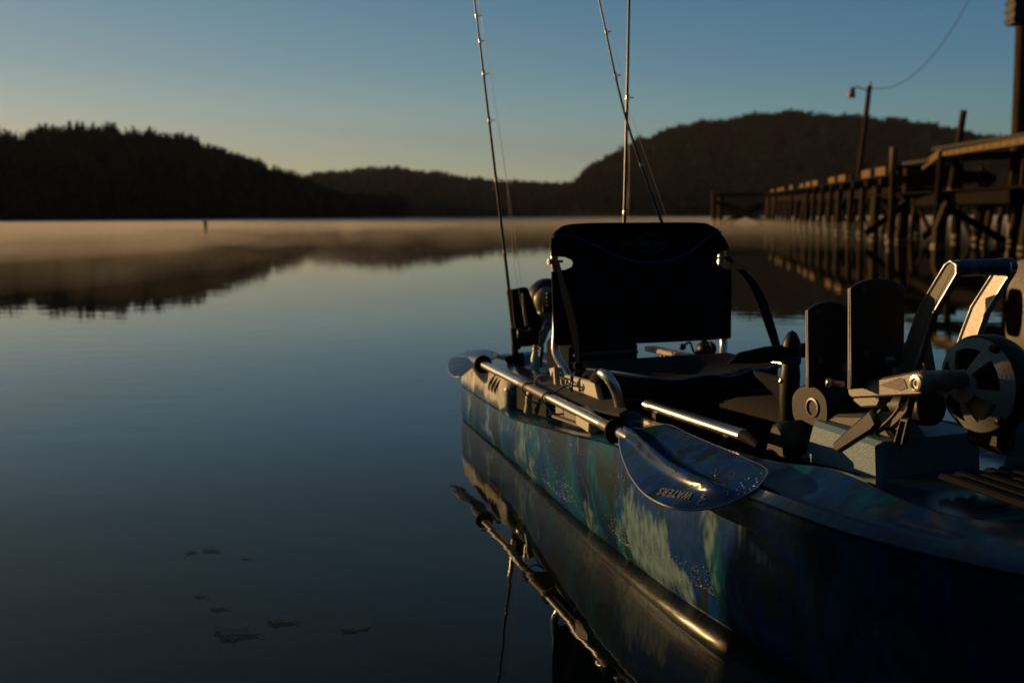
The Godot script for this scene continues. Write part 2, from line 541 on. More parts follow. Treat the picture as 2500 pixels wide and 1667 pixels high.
func water() -> void:
	var m := MB.new()
	var s := 3000.0
	var xs := [-s, -200.0, -30.0, -6.0, 6.0, 30.0, 200.0, s]
	var zs := [-s, -300.0, -60.0, -15.0, -4.0, 4.0, 30.0]
	for i in xs.size() - 1:
		for j in zs.size() - 1:
			var a := Vector3(xs[i], 0, zs[j + 1]); var b := Vector3(xs[i + 1], 0, zs[j + 1]); var c := Vector3(xs[i + 1], 0, zs[j]); var d := Vector3(xs[i], 0, zs[j])
			m.quad(a, b, c, d, 1, Vector2(a.x, a.z) / 5.0, Vector2(b.x, b.z) / 5.0, Vector2(c.x, c.z) / 5.0, Vector2(d.x, d.z) / 5.0)
	structure("water", m.done(), M.water)

# ------------------------------------------------------------------ hills and woods
func hill_height(az: float, t: float, crest: float, n: FastNoiseLite) -> float:   # t: 0 at the shore, 1 at the crest, to 1.6 behind it
	var up := smoothstep(-0.15, 1.0, t) if t < 1.0 else 1.0 - smoothstep(1.0, 2.1, t)
	return crest * (up - smoothstep(-0.15, 1.0, 0.0) * (1.0 - clampf(t, 0, 1))) + n.get_noise_2d(az * 9.0, t * 30.0) * 3.2 * smoothstep(0.0, 0.3, t)

func polar(az: float, r: float, y: float) -> Vector3:
	return Vector3(sin(deg_to_rad(az)) * r, y, -cos(deg_to_rad(az)) * r)

func hills() -> void:
	var sets := [
		{"az": [-40.0, -6.0], "shore": [[-40.0, 225.0], [-27.0, 250.0], [-15.0, 330.0], [-6.0, 480.0]], "deep": 130.0, "trees": 3200, "mix": 0.75, "tall": 9.0, "tone": 0.9,
			"crest": [[-40.0, 3.0], [-27.0, 3.62], [-24.5, 3.95], [-21.0, 4.2], [-18.5, 3.95], [-16.5, 3.35], [-14.8, 2.85], [-12.5, 2.15], [-10.5, 1.3], [-8.5, 0.6], [-6.0, 0.05]]},
		{"az": [-16.0, 8.0], "shore": [[-16.0, 760.0], [8.0, 760.0]], "deep": 300.0, "trees": 2600, "mix": 0.5, "tall": 10.0, "tone": 1.0,
			"crest": [[-16.0, 1.6], [-12.0, 2.0], [-8.5, 2.55], [-6.0, 2.55], [-4.0, 2.25], [0.0, 1.75], [4.0, 1.65], [8.0, 1.7]]},
		{"az": [1.5, 38.0], "shore": [[1.5, 620.0], [5.0, 540.0], [16.0, 480.0], [38.0, 420.0]], "deep": 230.0, "trees": 5200, "mix": 0.03, "tall": 12.5, "tone": 0.7,  # lower tone darkens the trees in place of shade on this hill
			"crest": [[1.5, 0.2], [3.4, 1.5], [4.6, 2.5], [6.2, 3.4], [8.0, 4.2], [11.0, 4.75], [14.0, 5.05], [16.2, 5.20], [17.2, 5.0], [19.0, 4.75], [22.0, 4.3], [24.0, 3.85], [27.0, 3.0], [38.0, 2.2]]},
	]
	var pine := pine_mesh()
	var bare := bare_mesh()
	for k in sets.size():
		var d: Dictionary = sets[k]
		var n := noise(50 + k, 0.06, 3)
		var a0: float = d.az[0]
		var a1: float = d.az[1]
		var rings := []
		var na := 90
		var nt := 26
		var place := func(az: float, t: float) -> Vector3:
			var r0 := lookup_s(d.shore, az)
			var r: float = r0 + d.deep * t
			var top: float = tan(deg_to_rad(lookup_s(d.crest, az))) * (r0 + d.deep) - d.tall * 0.55 + 0.95
			return polar(az, r, maxf(hill_height(az, t, maxf(top, 0.4), n), 0.4 + 5.0 * t if t > 0.0 else -1.0))
		for i in na + 1:
			var ring := PackedVector3Array()
			for j in nt + 1:
				ring.append(place.call(lerpf(a0, a1, float(i) / na), -0.02 + 2.1 * j / nt))
			rings.append(ring)
		var m := MB.new()
		m.loft(rings, false)
		structure("hill", m.done(), M.hill_ground)
		# woods, as one mass each of evergreen and bare trees
		var lists := [[], []]
		for i in d.trees:
			var az := lerpf(a0, a1, rng.randf())
			var t := rng.randf() if rng.randf() < 0.62 else rng.randf_range(0.86, 1.12)
			var p: Vector3 = place.call(az, t)
			var e := 0 if rng.randf() < d.mix * (1.0 - 0.5 * float(k == 0 and az > -17.0)) else 1
			var s: float = d.tall * rng.randf_range(0.6, 1.12) * (1.12 if e == 0 else 1.0)
			var b := Basis(Vector3.UP, rng.randf() * TAU).scaled(Vector3(s * rng.randf_range(0.85, 1.2), s, s * rng.randf_range(0.85, 1.2)))
			var tone: float = d.tone * rng.randf_range(0.75, 1.25)
			var c := Color(0.020, 0.027, 0.024) * tone if e == 0 else Color(0.046, 0.042, 0.036) * tone
			lists[e].append([Transform3D(b, p - Vector3(0, 0.3, 0)), c])
		for e in 2:
			if lists[e].is_empty():
				continue
			var mm := MultiMesh.new()
			mm.transform_format = MultiMesh.TRANSFORM_3D
			mm.use_colors = true
			mm.mesh = pine if e == 0 else bare
			mm.instance_count = lists[e].size()
			for i in lists[e].size():
				mm.set_instance_transform(i, lists[e][i][0])
				mm.set_instance_color(i, lists[e][i][1])
			var node := MultiMeshInstance3D.new()
			node.name = "evergreen_wood" if e == 0 else "bare_wood"
			node.multimesh = mm
			node.material_override = M.trees
			node.set_meta("kind", "stuff")
			node.set_meta("category", "woodland")
			node.set_meta("label", [["dark evergreens covering the long ridge on the left shore", "bare trees among the evergreens of the left ridge"], ["evergreens on the low distant hill in the middle", "bare trees on the low distant hill in the middle"], ["few evergreens on the big brown hill behind the pier", "bare brown trees covering the big hill behind the pier"]][k][e])
			add_child(node, true)
	# the trees that stand out on the skylines
	var lone := [[-24.0, 0, 11.5, "narrow pine breaking the skyline at the far left of the left ridge"], [-20.45, 0, 13.0, "tallest pointed pine on the skyline of the left ridge"], [-18.1, 0, 11.0, "pointed pine right of the tallest pine on the left ridge"], [-16.9, 0, 10.0, "small pine where the left ridge begins to fall"], [16.3, 2, 9.5, "round dark tree crowning the top of the right hill"], [3.9, 1, 12.0, "bare tree at the left foot of the right hill, against the sky"]]
	for q in lone:
		var k := 0 if q[0] < 0.0 else 2
		var leafy: bool = q[1] != 1
		var d: Dictionary = sets[k]
		var r := lookup_s(d.shore, q[0])
		var r1: float = r + d.deep
		var top: float = tan(deg_to_rad(lookup_s(d.crest, q[0]))) * r1 - d.tall * 0.75 + 0.95
		var t := thing("pine_tree" if leafy else "bare_tree", q[3], "tree", polar(q[0], r1, top - 0.5))
		var s: float = q[2]
		var col := Color(0.018, 0.023, 0.016) if leafy else Color(0.028, 0.025, 0.02)
		var tm := mat("tree_tone", col, 0.95, 0.0, {"spec": 0.1})
		var crown := MeshInstance3D.new()
		crown.name = "crown"
		crown.mesh = pine if leafy else bare
		crown.scale = Vector3(2.6, 1.0, 2.6) * s if q[1] == 2 else Vector3.ONE * s
		crown.material_override = tm
		t.add_child(crown)
		var tr := MB.new()
		tr.tube([Vector3.ZERO, Vector3(0, s * 0.5, 0)], [s * 0.02, s * 0.01], 6)
		part("trunk", tr, tm, t)

func pine_mesh() -> ArrayMesh:   # one metre tall
	var r := RandomNumberGenerator.new()
	r.seed = 4
	var m := MB.new()
	m.tube([Vector3.ZERO, Vector3(0, 0.95, 0)], [0.018, 0.004], 5, false)
	for i in 11:
		var y := 0.16 + 0.80 * i / 11.0
		var rad := 0.24 * pow(1.0 - i / 11.5, 0.8) * r.randf_range(0.7, 1.15)
		for k in 7:
			var a := TAU * k / 7.0 + r.randf()
			var l := rad * r.randf_range(0.6, 1.2)
			var d := Vector3(cos(a), r.randf_range(-0.35, 0.05), sin(a))
			var sd := Vector3(-sin(a), 0, cos(a))
			var c := Vector3(0, y, 0)
			m.tri(c + Vector3(0, 0.05, 0), c + d * l + sd * l * 0.28, c + d * l * 1.1 - Vector3(0, 0.03, 0))
			m.tri(c + Vector3(0, 0.05, 0), c + d * l * 1.1 - Vector3(0, 0.03, 0), c + d * l - sd * l * 0.28)
	return m.done()

func bare_mesh() -> ArrayMesh:
	var r := RandomNumberGenerator.new()
	r.seed = 6
	var m := MB.new()
	m.tube([Vector3.ZERO, Vector3(0.01, 0.35, 0), Vector3(0, 0.8, 0.01)], [0.02, 0.014, 0.004], 5, false)
	for i in 26:
		var y := r.randf_range(0.28, 0.72)
		var a := r.randf() * TAU
		var b := Vector3(0.0, y, 0.0)
		var tip := b + Vector3(cos(a), r.randf_range(0.5, 1.6), sin(a)).normalized() * r.randf_range(0.16, 0.34)
		tip.y = minf(tip.y, 1.0)
		var sd := Vector3(-sin(a), 0, cos(a)) * 0.008
		m.tri(b - sd, b + sd, tip)
		for j in 13:   # twigs with their few dead leaves
			var p := b.lerp(tip, r.randf_range(0.4, 1.0))
			var q := p + Vector3(r.randf_range(-1, 1), r.randf_range(-0.2, 1.0), r.randf_range(-1, 1)) * 0.11
			var e := Vector3(r.randf_range(-1, 1), r.randf_range(-1, 1), r.randf_range(-1, 1)) * 0.013
			m.tri(p - e, p + e, q)
	return m.done()

func shore() -> void:   # low bank added outside the picture, shaped to shade the bow; ground behind the camera
	var n := noise(77, 0.8, 3)
	var rings := []
	for i in 121:
		var u := i / 120.0
		var ring := PackedVector3Array()
		for j in 97:
			var v := j / 96.0
			var p := Vector3(lerpf(-9.0, 9.0, u), 0, lerpf(-7.5, 7.0, v))
			var across := (p.x - 0.615) * -0.47 + (p.z + 2.17) * 0.88      # behind the line along which the sun reaches the bow
			var left := smoothstep(-0.16, 0.16, across) * smoothstep(-0.30 - 0.56 * absf(minf(p.z, 0.0)), -0.75 - 0.56 * absf(minf(p.z, 0.0)), p.x)
			var back := smoothstep(0.3, 1.6, p.z)
			p.y = -0.35 + maxf(left * 1.17, back * 0.8) + n.get_noise_2d(p.x * 2.0, p.z * 2.0) * 0.07 * maxf(left, back)
			ring.append(p)
		rings.append(ring)
	var m := MB.new()
	m.loft(rings, false)
	structure("added_bank", m.done(), M.bank_soil)
	# hillside added out of view behind the camera to block sky light
	rings = []
	for i in 61:
		var az := lerpf(62.0, 262.0, i / 60.0)
		var ring := PackedVector3Array()
		for j in 16:
			var t := j / 15.0
			var rad := 14.0 + 70.0 * t
			ring.append(polar(az, rad, -0.5 + 34.0 * smoothstep(0.0, 1.0, t) * smoothstep(62.0, 100.0, az) * (1.0 - smoothstep(215.0, 262.0, az)) + n.get_noise_2d(az * 0.3, t * 9.0) * 2.0))
		rings.append(ring)
	m = MB.new()
	m.loft(rings, false)
	structure("added_slope", m.done(), M.hill_ground)

func fog(called: String, at: Vector3, size: Vector3, density: float, round := true) -> void:
	var f := FogVolume.new()
	f.name = called
	f.size = size
	f.shape = RenderingServer.FOG_VOLUME_SHAPE_ELLIPSOID if round else RenderingServer.FOG_VOLUME_SHAPE_BOX
	var m := FogMaterial.new()
	m.albedo = Color(0.99, 0.95, 0.88)  # faint warm tint puts the gold of the sun into white mist
	m.density = density
	f.material = m
	f.position = at
	f.set_meta("kind", "stuff")
	add_child(f, true)

func mist() -> void:
	fog("mist", Vector3(-40, 0.30, -330), Vector3(760, 0.60, 576), 0.0048, false)
	fog("mist", Vector3(-155, 0.25, -250), Vector3(240, 0.50, 320), 0.024, false)
	fog("mist", Vector3(-75, 0.05, -110), Vector3(140, 1.0, 190), 0.008)
	fog("mist", Vector3(-27, 0.02, -36), Vector3(34, 0.9, 52), 0.022)
	fog("mist", Vector3(-12, 0.02, -20), Vector3(13, 0.6, 22), 0.012)
	for i in 34:
		var az := rng.randf_range(-34.0, -7.0)
		var r := rng.randf_range(12.0, 48.0)
		var s := r * rng.randf_range(0.05, 0.16)
		fog("mist", polar(az, r, 0.05), Vector3(s, rng.randf_range(0.3, 0.75), s * rng.randf_range(0.7, 1.6)), rng.randf_range(0.005, 0.017))
	for i in 40:
		var az := rng.randf_range(-34.0, -9.0)
		var r := 18.0 + 80.0 * pow(rng.randf(), 1.4)
		var s := r * rng.randf_range(0.012, 0.035)
		fog("mist", polar(az, r, 0.1), Vector3(s, rng.randf_range(0.6, 1.5), s), rng.randf_range(0.02, 0.06))
	for i in 44:
		var az := -34.0 + 44.0 * pow(rng.randf(), 1.4)
		var r := 14.0 + 110.0 * pow(rng.randf(), 1.6)
		var s := r * rng.randf_range(0.02, 0.07)
		fog("mist", polar(az, r, 0.10), Vector3(s, rng.randf_range(0.3, 0.9), s * rng.randf_range(0.8, 2.2)), rng.randf_range(0.012, 0.055) * lerpf(1.3, 0.2, clampf((az + 30.0) / 34.0, 0, 1)))

# ------------------------------------------------------------------ pier, boathouse, poles
func pile(t: Node3D, a: Vector3, b: Vector3, r: float, material: Material, parent: Node3D = null) -> void:
	var m := mb(t)
	var mid := (a + b) / 2.0 + Vector3(rng.randf_range(-0.02, 0.02), 0, rng.randf_range(-0.02, 0.02))
	m.tube([a - Vector3(0, 0.6, 0), a, mid, b], [r * 1.08, r * 1.05, r, r * 0.92], 12)
	var p := part("pile", m, material, parent if parent else t)
	if r > 0.08:
		var w := mb(t)
		w.tube([a + Vector3(0, 0.03, 0), a.lerp(b, 0.07)], r * 1.12, 12)
		part("waterline_band", w, M.tide_band, p)

func pier() -> void:
	var A := Vector3(13.9, 0, -35.4)
	var B := Vector3(30.4, 0, -119.6)
	var dir := (B - A).normalized()
	var side := Vector3(dir.z, 0, -dir.x) * -1.0      # to the right
	if side.x < 0.0:
		side = -side
	var t := thing("pier", "long dark wooden pier on many leaning piles, running out to the X-braced end", "pier", A)
	var n := 20
	for i in n:
		var f := i / float(n - 1)
		f = pow(f, 1.15)
		var p := A.lerp(B, f)
		var top := lerpf(2.5, 3.6, f)
		for s in [0.0, 2.4]:
			var b: Vector3 = p + side * s
			var lean := Vector3(rng.randf_range(0.0, 0.5), 0, rng.randf_range(-0.2, 0.2)) * (1.0 if rng.randf() < 0.6 else 0.2)
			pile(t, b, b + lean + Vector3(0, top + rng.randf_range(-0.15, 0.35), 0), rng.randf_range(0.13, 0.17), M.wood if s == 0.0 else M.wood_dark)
		var m := mb(t)
		m.beam(p - side * 0.45 + Vector3(0, top - 0.32, 0), p + side * 2.9 + Vector3(0, top - 0.32, 0), 0.28, 0.26, 0.02)
		part("cap_beam", m, M.wood, t)
		if i < n - 1:
			var g := pow((i + 1) / float(n - 1), 1.15)
			var q := A.lerp(B, g)
			var top2 := lerpf(2.5, 3.6, g)
			m = mb(t)
			m.beam(p + side * 0.25 + Vector3(0, top - 0.75, 0), q + side * 0.25 + Vector3(0, top2 - 0.75, 0), 0.12, 0.42, 0.01)
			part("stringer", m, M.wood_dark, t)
			if i % 2 == 0:
				m = mb(t)
				m.beam(p + side * 2.2 + Vector3(0, 0.25, 0), q + side * 2.2 + Vector3(0, top2 - 0.9, 0), 0.10, 0.2)
				part("brace", m, M.wood_dark, t)
			else:
				m = mb(t)
				m.beam(p + side * 0.3 + Vector3(0, top - 0.9, 0), q + side * 0.3 + Vector3(0, 0.25, 0), 0.10, 0.2)
				part("brace", m, M.wood_dark, t)
			# the edge boards: some pale, some gone
			if i in [1, 2, 4, 5, 7, 8, 9, 11, 13, 14, 16]:
				m = mb(t)
				m.beam(p.lerp(q, 0.08) - side * 0.18 + Vector3(0, lerpf(top, top2, 0.08) + 0.06, 0), p.lerp(q, 0.72) - side * 0.18 + Vector3(0, lerpf(top, top2, 0.72) + 0.06, 0), 0.08, 0.38 if i % 3 else 0.28, 0.01)
				part("edge_board", m, M.wood_pale, t)
			for j in 5:   # deck boards
				var h := (j + 0.5) / 5.0
				m = mb(t)
				m.box(p.lerp(q, h) + side * 1.2 + Vector3(0, lerpf(top, top2, h) - 0.12 + rng.randf_range(-0.01, 0.02), 0), Vector3(3.0, 0.07, (q - p).length() / 5.0 - 0.05), Basis(side, Vector3.UP, side.cross(Vector3.UP)), 0.01)
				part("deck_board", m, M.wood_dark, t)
	# the braced end that reaches left
	var e := thing("pier_end", "X-braced dark timber frame at the far left end of the pier", "pier", Vector3(24.9, 0, -123.1))
	var c0 := Vector3(24.9, 0, -123.1)
	var c1 := Vector3(30.6, 0, -119.6)
	for s in [Vector3.ZERO, Vector3(1.2, 0, -2.0)]:
		pile(e, c0 + s, c0 + s + Vector3(-0.1, 3.75, 0), 0.34, M.wood)
		pile(e, c1 + s, c1 + s + Vector3(0, 3.6, 0), 0.32, M.wood)
		for q in [[c0 + Vector3(0, 3.45, 0), c1 + Vector3(0, 3.45, 0), "top_rail"], [c0 + Vector3(0.2, 2.6, 0), c1 + Vector3(-0.6, 0.1, 0), "brace"], [c0 + Vector3(1.2, 0.1, 0), c1 + Vector3(0, 2.7, 0), "brace"]]:
			var m := mb(e)
			m.beam(q[0] + s, q[1] + s, 0.2, 0.42, 0.01)
			part(q[2], m, M.wood_dark, e)
	boathouse()
	# lamp post
	var lb := Vector3(18.3, 0, -53.8)
	var lt := Vector3(18.95, 7.7, -53.8)
	var lp := thing("lamp_post", "leaning wooden lamp post with curved arm standing beside the pier", "lamp post", lb)
	pile(lp, lb, lt, 0.14, M.wood)
	var m := mb(lp)
	m.tube([lt + Vector3(0, -0.55, 0.1), lt + Vector3(-0.25, -0.2, 0.1), lt + Vector3(-0.6, -0.08, 0.1), lt + Vector3(-0.95, -0.12, 0.1)], 0.035, 8)
	part("arm", m, M.lamp_metal, lp)
	m = mb(lp)
	m.lathe(lt + Vector3(-1.0, -0.62, 0.1), Vector3(0.15, 1, 0), [[0.0, 0.0], [0.2, 0.02], [0.22, 0.08], [0.16, 0.34], [0.10, 0.55], [0.0, 0.56]], 14)
	part("lamp_head", m, M.lamp_metal, lp)
	m = mb(lp)
	m.tube([lt + Vector3(0, -0.5, 0), lt + Vector3(0, 0.25, 0)], 0.07, 8)
	part("insulator", m, M.lamp_metal, lp)
	# utility pole at the right edge, with a dark box on top
	var pb := Vector3(16.62, 0, -33.0)
	var pt := Vector3(16.42, 9.3, -33.0)
	var up := thing("utility_pole", "thick wooden utility pole at the right edge carrying a dark box", "utility pole", pb)
	pile(up, pb + Vector3(0.0, 0, 0), pt, 0.22, M.wood)
	m = mb(up)
	m.box(Vector3(16.42, 7.40, -32.9), Vector3(0.86, 0.86, 0.6), Basis.IDENTITY, 0.02)
	for y in 3:
		m.box(Vector3(16.42, 7.12 + 0.28 * y, -32.9), Vector3(0.94, 0.10, 0.66), Basis.IDENTITY, 0.015)
	part("transformer_box", m, M.dark_box, up)
	# the wire between them
	var w := thing("overhead_wire", "thin sagging wire from the lamp post up to the right", "wire", lt)
	m = mb(w)
	var pts := []
	var far := Vector3(24.3, 13.4, -53.0)
	for i in 21:
		var f := i / 20.0
		pts.append((lt + Vector3(0.1, -0.1, 0)).lerp(far, f) - Vector3(0, 4.0 * 1.75 * f * (1.0 - f), 0))
	m.tube(pts, 0.02, 5)
	part("cable", m, M.lamp_metal, w)
	# single piles
	for q in [[Vector3(15.67, 0, -43.5), Vector3(15.82, 2.95, -43.5), 0.16, "weathered pile with a flat top left of the tall pile"], [Vector3(11.65, 0, -30.8), Vector3(11.66, 2.95, -30.8), 0.082, "tall pale-topped pile standing left of the boathouse"], [Vector3(14.42, 1.6, -33.0), Vector3(14.72, 4.30, -33.0), 0.11, "thin stub of a post rising above the boathouse roof"]]:
		var s := thing("mooring_pile", q[3], "post", q[0])
		pile(s, q[0], q[1], q[2], M.wood)
		if q[1].y < 3.0 and q[2] < 0.1:
			m = mb(s)
			m.tube([Vector3(11.66, 2.25, -30.8), Vector3(11.66, 2.98, -30.8)], 0.11, 12)
			part("pale_cap", m, M.wood_pale, s)

func boathouse() -> void:
	var o := Vector3(12.78, 0, -30.0)
	var t := thing("boathouse", "open dark boathouse on piles with a sunlit eave, at the right edge", "boathouse", o)
	var near := Vector3(12.45, 2.78, -22.0)
	var far := Vector3(12.80, 2.80, -30.0)
	var back := Vector3(14.3, 2.62, -35.0)
	var m := mb(t)
	m.beam(near, far, 0.06, 0.27, 0.01)
	part("eave_board", m, M.wood_pale, t)
	m = mb(t)
	m.beam(far + Vector3(0.02, 0, -0.1), back, 0.06, 0.24, 0.01)
	part("eave_board", m, M.wood_pale, t)
	m = mb(t)
	m.prism([Vector2(-0.1, 0), Vector2(6.2, 0.9), Vector2(12.0, 0.0), Vector2(12.0, -0.1), Vector2(6.2, 0.8), Vector2(-0.1, -0.1)], Vector3(12.62, 2.93, -26.0), Vector3.RIGHT, Vector3.UP, 8.2)
	part("roof", m, M.roofing, t)
	m = mb(t)
	m.prism([Vector2(0, 0), Vector2(5.5, 0.3), Vector2(9.0, 0.0), Vector2(9.0, -0.1), Vector2(5.5, 0.2), Vector2(0, -0.1)], Vector3(13.6, 2.76, -32.7), Vector3.RIGHT, Vector3.UP, 4.8)
	part("roof", m, M.roofing, t)
	# floor frame
	for q in [[Vector3(13.0, 1.42, -22.0), Vector3(13.2, 1.42, -30.2)], [Vector3(12.9, 1.42, -30.2), Vector3(14.4, 1.42, -36.0)], [Vector3(12.9, 1.40, -30.2), Vector3(23.0, 1.40, -30.4)], [Vector3(12.6, 1.40, -25.5), Vector3(23.0, 1.40, -25.7)], [Vector3(14.4, 1.44, -36.0), Vector3(22.0, 1.44, -36.2)]]:
		m = mb(t)
		m.beam(q[0], q[1], 0.14, 0.36, 0.01)
		part("floor_beam", m, M.wood_dark, t)
	for i in 28:
		m = mb(t)
		m.box(Vector3(17.7, 1.64, -22.3 - i * 0.5), Vector3(9.8, 0.05, 0.46), Basis(Vector3.UP, 0.0), 0.008)
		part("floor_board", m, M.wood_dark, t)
	# back wall boards, dark behind everything
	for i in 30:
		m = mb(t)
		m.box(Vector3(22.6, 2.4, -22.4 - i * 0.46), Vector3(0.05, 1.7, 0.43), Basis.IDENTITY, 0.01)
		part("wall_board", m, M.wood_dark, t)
	for i in 4:
		m = mb(t)
		m.box(Vector3(14.75 + 0.0 * i, 1.8 + i * 0.26, -35.8), Vector3(2.6, 0.2, 0.05), Basis.IDENTITY, 0.01)
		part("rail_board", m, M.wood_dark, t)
	# posts and piles
	for q in [[12.75, -30.0, 1.3, 2.8, 0.11, 0], [13.6, -26.2, 1.5, 2.7, 0.1, 1], [14.3, -28.2, 1.5, 2.8, 0.06, 1], [15.9, -32.0, 1.5, 2.9, 0.07, 1], [17.4, -33.2, 1.5, 2.9, 0.07, 1], [18.3, -38.5, 1.5, 2.5, 0.08, 1], [16.2, -34.8, 1.5, 2.6, 0.07, 1]]:
		m = mb(t)
		m.tube([Vector3(q[0], q[2], q[1]), Vector3(q[0] + 0.05, q[3], q[1])], q[4], 10)
		part("post", m, M.wood if q[5] == 1 else M.wood_dark, t)  # corner post takes the darker wood for the eave shade on it
	for q in [[13.72, -35.4, 1.3, 0.12], [16.65, -41.7, 1.3, 0.12], [20.0, -45.3, 1.4, 0.13], [20.9, -45.1, 1.4, 0.12], [18.74, -39.7, 1.4, 0.14], [18.3, -37.7, 1.4, 0.11], [16.2, -32.4, 1.4, 0.12], [13.4, -26.1, 1.4, 0.15], [17.0, -36.5, 1.4, 0.1], [14.9, -31.5, 1.4, 0.1], [15.2, -29.0, 1.4, 0.1]]:
		var b := Vector3(q[0], 0, q[1])
		pile(t, b, b + Vector3(rng.randf_range(0.0, 0.25), q[2] + 0.1, 0), q[3], M.wood)
	# the broad tapering support
	m = mb(t)
	m.prism([Vector2(-0.16, -0.6), Vector2(0.14, -0.6), Vector2(0.17, 0.2), Vector2(0.24, 1.35), Vector2(0.14, 1.35), Vector2(-0.14, 0.55)], Vector3(12.72, 0.0, -29.8), Vector3.RIGHT, Vector3.UP, 0.3, 0.02)
	var sup := part("tapered_support", m, M.wood, t)
	m = mb(t)
	m.box(Vector3(12.72, 0.05, -29.8), Vector3(0.34, 0.10, 0.34), Basis.IDENTITY, 0.01)
	part("waterline_band", m, M.tide_band, sup)
	for q in [[Vector3(13.0, 1.2, -30.1), Vector3(15.6, 0.1, -31.6)], [Vector3(13.8, 1.3, -35.2), Vector3(12.4, 0.3, -35.0)], [Vector3(13.6, 0.2, -33.0), Vector3(15.0, 1.2, -34.0)]]:
		m = mb(t)
		m.beam(q[0], q[1], 0.1, 0.22, 0.01)
		part("brace", m, M.wood_dark, t)

# ------------------------------------------------------------------ kayak hull; all measures in kayak axes (S along, y up, z to the near side)
const WL := [[0.0, 0.02], [0.03, 0.10], [0.08, 0.17], [0.16, 0.225], [0.338, 0.285], [0.5, 0.305], [0.8, 0.334], [1.1, 0.360], [1.69, 0.424], [2.14, 0.467], [2.64, 0.492], [2.96, 0.484], [3.3, 0.465], [3.65, 0.36], [3.85, 0.2], [4.0, 0.02]]
const CHINE := [[0.0, 0.004], [0.4, 0.006], [1.0, 0.014], [2.0, 0.040], [2.6, 0.056], [3.2, 0.085], [3.7, 0.15], [4.0, 0.24]]
const CREASE := [[0.0, 0.165], [0.9, 0.175], [1.1, 0.180], [1.27, 0.190], [1.6, 0.234], [2.0, 0.282], [2.25, 0.315], [2.4, 0.328], [2.6, 0.338], [2.9, 0.346], [3.27, 0.356], [3.6, 0.37], [4.0, 0.40]]
const SHEER := [[0.0, 0.235], [0.15, 0.265], [0.5, 0.292], [0.87, 0.312], [1.35, 0.331], [1.9, 0.346], [2.3, 0.346], [2.7, 0.350], [3.2, 0.362], [4.0, 0.44]]
const FLOOR := [[0.0, 0.25], [0.18, 0.27], [0.30, 0.23], [1.35, 0.24], [1.5, 0.18], [2.55, 0.15], [2.72, 0.33], [3.0, 0.355], [3.4, 0.385], [4.0, 0.46]]

func pocket(S: float) -> float:
	return smoothstep(1.10, 1.16, S) * (1.0 - smoothstep(2.14, 2.28, S))

func half(S: float) -> PackedVector3Array:
	var w := lookup_s(WL, S)
	var c := lookup_s(CREASE, S)
	var ch := lookup_s(CHINE, S)
	var h := maxf(lookup_s(SHEER, S), lookup_s(CREASE, S) + 0.012)
	var f := minf(lookup(FLOOR, S), h)
	var k := pocket(S)
	var deep := minf(1.0, w / 0.3)
	var keel := -0.13 * smoothstep(0.0, 0.5, S) * (1.0 - smoothstep(3.3, 4.0, S) * 0.7)
	var lip := smoothstep(1.02, 1.13, S)
	var rim := lerpf(w * 0.950, w * 0.935 - 0.012 * deep, lip)
	var wave := 0.03 * exp(-pow((S - 3.05) / 0.18, 2.0))
	var p := PackedVector3Array()
	for q in [[0.0, keel], [w * 0.5, keel * 0.98], [w * 0.72, keel * 0.72 - 0.005], [w * 0.84, -0.018]]:
		p.append(Vector3(S, q[1], q[0]))
	for i in 6:     # fine moulded grooves along the waterline
		p.append(Vector3(S, lerpf(-0.008, ch, i / 5.0) + (0.0012 if i % 2 else -0.0012) * deep, w * (1.015 - 0.05 * pow(1.0 - i / 5.0, 2.0))))
	p.append(Vector3(S, lerpf(ch, c, 0.16), w * 1.030))
	p.append(Vector3(S, lerpf(ch, c, 0.42), w * 1.036))
	p.append(Vector3(S, lerpf(ch, c, 0.72), w * 1.028))
	p.append(Vector3(S, c - 0.012, w * 1.016))
	p.append(Vector3(S, c, w * 1.026 + 0.001 + 0.007 * deep * lip))                                            # lip of the crease
	p.append(Vector3(S, c + lerpf(0.007, 0.004, k), lerpf(w * 1.026 - 0.006 * lip, w * 1.03 - 0.012, k)))
	p.append(Vector3(S, c + lerpf(0.016, 0.010, k), lerpf(w * 1.022 - 0.014 * lip, w * 1.03 - 0.098, k)))     # inner edge of the ledge
	p.append(Vector3(S, lerpf(lerpf(c, h, 0.60), h - 0.040, k), lerpf(lerpf(w * 1.004, rim + 0.030, lip), w * 1.03 - 0.102, k)))
	p.append(Vector3(S, lerpf(h - 0.020, h - 0.032, k), lerpf(lerpf(w * 0.978, rim + 0.016, lip), rim - 0.004, k)))                           # under the rim
	p.append(Vector3(S, h - 0.010, rim + 0.006))
	p.append(Vector3(S, h - 0.002, rim - 0.012 * deep))
	p.append(Vector3(S, h + 0.006, rim - 0.045 * deep))
	var inner := maxf(rim - 0.13 * deep, rim * 0.5)
	p.append(Vector3(S, h + 0.012 + wave, inner + 0.02 * deep))
	p.append(Vector3(S, h + 0.008 + wave, inner))
	p.append(Vector3(S, lerpf(f, h, 0.35), inner - 0.016 * deep))
	p.append(Vector3(S, f, inner - 0.035 * deep))
	p.append(Vector3(S, f, 0.0))
	return p

func hull_point(S: float, y: float) -> Array:   # a point on the near outer side and its normal
	var p := half(S)
	for i in range(3, 14):
		if p[i + 1].y >= y:
			var t := clampf((y - p[i].y) / maxf(p[i + 1].y - p[i].y, 1e-5), 0, 1)
			var d := (p[i + 1] - p[i]).normalized()
			return [p[i].lerp(p[i + 1], t), Vector3(0, -d.z, d.y).normalized()]
	return [p[14], Vector3(0, 0, 1)]

